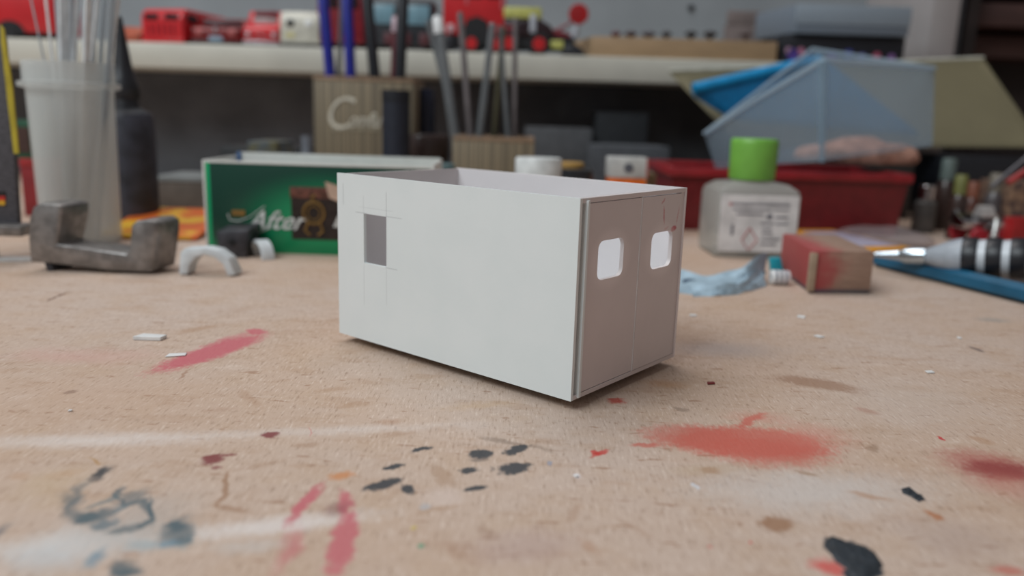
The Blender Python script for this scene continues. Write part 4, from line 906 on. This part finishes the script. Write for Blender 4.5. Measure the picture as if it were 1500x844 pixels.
def car_extra(t, wd, h, L_):
    for s in (-1, 1): MB().lathe([(.0026, 0), (.0030, .001), (.002, .002)], 14, T(s*wd*.33, 0, h*.42)@ROTX).build('headlight', mat('pink_lens', (206, 120, 120), .2), t)
    MB().box((-wd*.14, -.0012, h*.12), (wd*.14, 0, h*.28), .0003).build('number_plate', mat('pale_plate', (150, 176, 196), .4), t)
    MB().box((-wd*.5, -.0018, h*.02), (wd*.5, .001, h*.13), .0005).build('bumper', blk, t)
    MB().box((-wd*.03, -.001, h*.40), (wd*.03, .0, h*.56), .0003).build('badge', silP, t)
    MB().box((-wd*.40, L_*.30, h*.66), (wd*.40, L_*.36, h*.90), .001).build('windscreen', mat('greyish_glass', (90, 66, 70), .2), t)
vehicle('toy_car', 'dark red toy saloon with a pale number plate', 282, 352, 20, 72, YS, .080, mat('toy_maroon', (128, 36, 38), .3), CAR, .08, extras=car_extra)
def pick_extra(t, wd, h, L_):
    MB().box((-wd*.5, -.002, h*.04), (wd*.5, .001, h*.14), .0005).build('bumper', silP, t)
    MB().box((-wd*.34, L_*.20, h*.52), (wd*.34, L_*.265, h*.80), .001).build('windscreen', win_w, t)
    MB().box((-wd*.34, L_*.25, h*.80), (wd*.34, L_*.33, h*.99), .001).build('roof_board', redK, t)
    for s in (-1, 1): MB().lathe([(.0020, 0), (.0022, .0012), (.001, .002)], 12, T(s*wd*.36, 0, h*.30)@ROTX).build('headlight', silP, t)
    MB().tube([(-wd*.2, -.0005, h*.22), (0, -.0008, h*.30), (wd*.2, -.0005, h*.22)], .0005, 6).build('grille_trim', silP, t)
vehicle('toy_car', 'red toy car with a light windscreen and silver bumper', 357, 409, 11, 72, YS, .075, redC, VCAB, .04, extras=pick_extra)
def white_extra(t, wd, h, L_):
    for s in (-1, 1): MB().lathe([(.0034, 0), (.0034, .0010), (.0026, .0014)], 16, T(s*wd*.23, .0004, h*.66)@ROTX).build('window', mat('dark_lens', (50, 52, 50), .2) if s < 0 else mat('bright_lens', (236, 238, 238), .2), t)
    MB().box((-wd*.5, -.0012, h*.0), (wd*.5, .0012, h*.09), .0004).build('bumper', blk, t)
    MB().box((-wd*.36, -.0006, h*.28), (-wd*.12, .0, h*.40)).build('sticker', mat('pale_yellow_sticker', (212, 204, 150), .5), t)
vehicle('toy_van', 'cream white toy van facing front with round lenses', 411, 468, 15, 73, YS, .070, whC, VAN, .03, extras=white_extra)
vehicle('toy_bus', 'tall dark red toy bus behind the blue pens', 466, 534, -25, 73, YS+.004, .065, mat('toy_wine', (140, 30, 44), .4), VAN, .04, ((-.38, -.05, .62, .85, 0, glassD, 'windscreen'), (.05, .38, .62, .85, 0, glassD, 'windscreen')))
# orange toy behind the black bottle
vehicle('toy_car', 'small orange toy car behind the black nozzle', 172, 204, 36, 68, YS+.02, .045, mat('toy_orange', (176, 84, 54), .4), CAR, .1)
# blue-windowed truck
bluW = mat('pale_blue_panel', (126, 164, 180), .3)
def truck_extra(t, wd, h, L_):
    for (a, b_) in ((-.46, -.13), (.08, .44)): MB().box((a*wd, -.0010, .50*h), (b_*wd, .0004, .86*h), .0005).build('blue_panel', bluW, t)
    for x_ in (-.30, -.02, .28): MB().box((x_*wd, -.002, .12*h), ((x_+.16)*wd, .001, .34*h), .0006).build('underframe', mat('dull_red_frame', (96, 50, 56), .5), t)
vehicle('toy_truck', 'dark toy truck with pale blue panels behind the black pens', 545, 634, -4, 80, YS, .045, mat('toy_charcoal', (52, 56, 62), .45), VAN, 0, extras=truck_extra)
# red double-decker, seen from its side
def side_vehicle(name, label, x0, x1, ytop, ybot, Y, dep, bodym, wheels, wins, extras=None, cl=.22, cat='toy vehicle'):
    a, b = P(x0, ybot, Y), P(x1, ybot, Y); wd = b.x-a.x; h = P((x0+x1)/2, ytop, Y).z - ZS
    t = thing(name, label, cat, (a.x, Y, ZS), 0, 'toy vehicles along the shelf')
    MB().prism([(0, 0, h*cl), (0, 0, h*.93), (wd*.05, 0, h), (wd, 0, h), (wd, 0, h*cl)], (0, dep, 0), min(wd, h)*.04, seg=2).build('body', bodym, t)
    MB().box((wd*.03, .002, h*.08), (wd*.97, dep-.002, h*cl+.002), .0005).build('chassis', tyre, t)
    for fx, r, hb_ in wheels:
        for y in (.0005, dep-.0005): wheel(t, fx*wd, y, r, r, .004, hb_, axis='Y')
    for (f0, f1, z0, z1, m, nm) in wins: MB().box((f0*wd, -.0007, z0*h), (f1*wd, .0006, z1*h), .0004).build(nm, m, t)
    if extras: extras(t, wd, h, dep)
    return t
def bus_x(t, wd, h, dp_):
    MB().lathe([(.0036, 0), (.0038, .001), (.0026, .002)], 14, T(wd*.13, 0, h*.30)@ROTX).build('headlight', mat('pinkish_lamp', (206, 170, 176), .3), t)
    MB().prism([(wd*.36, -.0006, h*.12), (wd*.34, -.0006, h*.30), (wd*.40, -.0006, h*.42), (wd*.56, -.0006, h*.46), (wd*.72, -.0006, h*.40), (wd*.80, -.0006, h*.12)], (0, .001, 0)).build('wheel_arch', tyre, t)
    MB().box((wd*.02, -.0006, h*.02), (wd*.20, .001, h*.22), .0004).build('bumper', blk, t)
side_vehicle('toy_bus', 'bright red toy bus with dark windows and a red wheel hub', 648, 738, -42, 85, YS, .040, redC, ((.47, .0085, hubR), (.85, .0085, hubR)),
             ((.12, .34, .68, .82, glassD, 'window'), (.42, .62, .68, .82, glassD, 'window'), (.70, .92, .68, .82, glassD, 'window'), (.36, .40, .60, .92, mat('pink_pillar', (206, 120, 130), .4), 'pillar'), (.93, .97, .55, .92, mat('pink_pillar', (206, 120, 130), .4), 'pillar')), bus_x)
def left_x(t, wd, h, dp_):
    MB().prism([(wd*(.66+.115*math.cos(PI*k/12)), -.0006, h*.08+h*.24*math.sin(PI*k/12)) for k in range(13)], (0, .001, 0)).build('wheel_arch', tyre, t)
side_vehicle('toy_truck', 'big red toy truck body at the far left of the shelf', -110, 82, -30, 64, YS, .045, redC, ((.66, .0072, None), (.16, .0072, None)), ((.2, .4, .62, .85, glassD, 'window'),), left_x, cl=.12)
# black and yellow crane truck
a = P(737, 88, YS); u = YS/FP
t = thing('toy_crane_truck', 'black toy crane truck with yellow roof, red wheels and red disc', 'toy vehicle', (a.x, YS, ZS), 0, 'toy vehicles along the shelf')
MB().box((0, .002, 8*u), (100*u, .026, 26*u), .0008).build('chassis', tyre, t)
MB().prism([(0, 0, 24*u), (0, 0, 48*u), (52*u, 0, 48*u), (66*u, 0, 40*u), (72*u, 0, 24*u)], (0, .028, 0), .0012).build('cab', mat('toy_black_maroon', (44, 26, 32), .35), t)
MB().box((-1*u, -.001, 49*u), (52*u, .029, 64*u), .0015).build('yellow_roof', mat('toy_yellow', (200, 200, 112), .45), t)
MB().box((36*u, -.0015, 30*u), (45*u, .001, 55*u), .0008).build('white_post', mat('toy_grey_white', (186, 190, 200), .4), t)
MB().box((2*u, -.0008, 26*u), (14*u, .001, 40*u), .0004).build('door_panel', redK, t); MB().box((18*u, -.0008, 28*u), (33*u, .001, 44*u), .0004).build('window', glassD, t)
for fx in (8, 50): 
    for y in (-.001, .027): wheel(t, fx*u, y, 15*u, 15*u, .004, hubR, 'Y')
MB().prism([(60*u, .004, 28*u), (64*u, .004, 38*u), (84*u, .004, 34*u), (96*u, .004, 30*u), (92*u, .004, 22*u)], (0, .018, 0), .0008).build('hood', redK, t)
MB().box((66*u, 0, 10*u), (84*u, .02, 21*u), .001).build('yellow_box', mat('toy_yellow', (200, 200, 112), .45), t)
MB().prism([(82*u, 0, 2*u), (86*u, 0, 14*u), (98*u, 0, 18*u), (110*u, 0, 12*u), (116*u, 0, 2*u)], (0, .02, 0), .001).build('mudguard', blk, t)
MB().tube([(96*u, .008, 22*u), (101*u, .007, 34*u), (104*u, .006, 50*u)], [.0030, .0032, .0018], 10).build('jib', mat('toy_grey_white', (186, 190, 200), .4), t)
MB().tube([(74*u, .010, 36*u), (92*u, .009, 46*u), (100*u, .008, 52*u)], [.0016, .0014, .0014], 8).build('boom', mat('dull_pink', (136, 76, 84), .5), t)
MB().lathe([(.0020, -.0018), (13*u, -.0012), (14*u, 0), (13*u, .0012), (.0020, .0018)], 32, T(104*u, .004, 58*u)@ROTX).build('red_disc', mat('disc_red', (170, 22, 28), .4), t)

# --- long wooden box with knobs
YX = SY+.010
a, b = P(866, 94, YX), P(1136, 96, YX); hx = P(1000, 57, YX).z-ZS
t = thing('wooden_box', 'long low pine box on the shelf with dark knobs along its top', 'box', (a.x, YX, ZS), -.0)
pine = mat('pine', (166, 138, 106), .6, 0, .06, 26, (1, 6, 10)); wdx = b.x-a.x
MB().box((0, 0, 0), (wdx, .004, hx), .0005).build('front_board', pine, t)
MB().prism([(0, .0045, 0), (-.019, .085, 0), (-.015, .085, 0), (.004, .0045, 0)], (0, 0, hx), .0004, seg=1).build('end_board', pine, t)
MB().box((wdx-.004, .0045, 0), (wdx, .085, hx), .0004).build('end_board', pine, t)
MB().box((-.014, .081, 0), (wdx-.0045, .085, hx), .0004).build('back_board', pine, t)
MB().box((.005, .006, .0002), (wdx-.006, .08, .003)).build('bottom_board', pine, t)
KN = (('dark maroon', (92, 50, 58), 902), ('dark brown', (66, 44, 46), 924), ('grey', (84, 80, 86), 950), ('dark grey', (60, 58, 62), 976), ('black', (36, 36, 40), 1012), ('charcoal', (48, 44, 46), 1040), ('dusky', (90, 76, 76), 1092))
for i, (cn, c_, px) in enumerate(KN):
    q = P(px, 52, YX+.02); r = .0042+.0008*(i % 3)
    o = MB().lathe([(r*.35, -q.z+ZS+.0035), (r*.35, -.002), (r, 0), (r*1.1, .0015), (r*.8, .0032), (r*.2, .004)], 16).build('wooden_peg', mat('peg_%d' % i, c_, .5)); o.location = (q.x, YX+.02, q.z)
    tag(o, {0: 'maroon-headed peg at the left end of the pine box', 1: 'dark brown peg second in the pine box', 2: 'grey peg third in the pine box', 3: 'dark grey peg in the middle of the pine box',
            4: 'black peg right of the middle of the pine box', 5: 'charcoal peg next to the black one in the pine box', 6: 'dusky pale peg at the right end of the pine box'}[i], 'peg', 'pegs standing in the long pine box')
o = MB().box((-.020, 0, 0), (.022, .003, .045), .001).build('brown_card', mat('faded_brown', (124, 112, 110), .8)); q = P(1088, 60, .86)
o.location = (q.x, .86, ZS+.0); MB().box((-.018, .0005, .0445), (.02, .0025, .060), .001).build('upper_flap', mat('faded_brown', (124, 112, 110), .8), o)
o.location.z = ZS; tag(o, 'faded brown card standing behind the pine box', 'card')
# --- dark printed box and grey box at the right end
YD = SY+.014
a, b = P(1142, 96, YD), P(1322, 96, YD); h1_ = P(1230, 52, YD).z-ZS; wq = b.x-a.x
t = thing('printed_box', 'dark box with violet and pink print under the grey box', 'box', (a.x, YD, ZS))
MB().box((0, 0, 0), (wq, .09, h1_), .001).build('body', mat('near_black_card', (24, 26, 34), .5), t)
for (f, c_, z0, r_) in ((.10, (86, 66, 150), .30, .0055), (.16, (200, 130, 160), .42, .0035), (.06, (190, 150, 180), .45, .0028), (.22, (60, 70, 150), .26, .004), (.42, (100, 60, 150), .30, .005), (.55, (70, 80, 160), .36, .0045), (.78, (190, 90, 120), .34, .0035), (.90, (140, 100, 160), .30, .0035), (.30, (150, 70, 90), .24, .003), (.66, (110, 110, 170), .28, .004)):
    MB().lathe([(r_, 0), (r_, .0004)], 12, T(f*wq, -.0001, z0*h1_)@ROTX).build('printed_spot', mat('spot_%d' % int(f*100), c_, .4), t)
a2, b2 = P(1166, 40, YD-.006), P(1332, 40, YD-.006); zt2, zb2 = P(1250, 8, YD-.006).z, ZS+h1_+.0002
t = thing('grey_box', 'blue grey cardboard box on top of the dark printed box', 'box', (a2.x, YD-.006, zb2), 0)
wd2 = b2.x-a2.x; gM = mat('blue_grey_card', (112, 122, 134), .5, var=.01, bump=0)
MB().hexa([(0,0,0),(wd2,0,0),(wd2,.07,0),(-.016,.07,0),(0,0,zt2-zb2),(wd2,0,zt2-zb2),(wd2,.07,zt2-zb2),(-.016,.07,zt2-zb2)], .0008).build('body', gM, t)
MB().box((-.0005, -.0008, (zt2-zb2)*.32), (wd2+.0005, .002, (zt2-zb2)), .0005).build('lid_front', mat('blue_grey_lid', (138, 149, 160), .45, var=.01, bump=0), t)
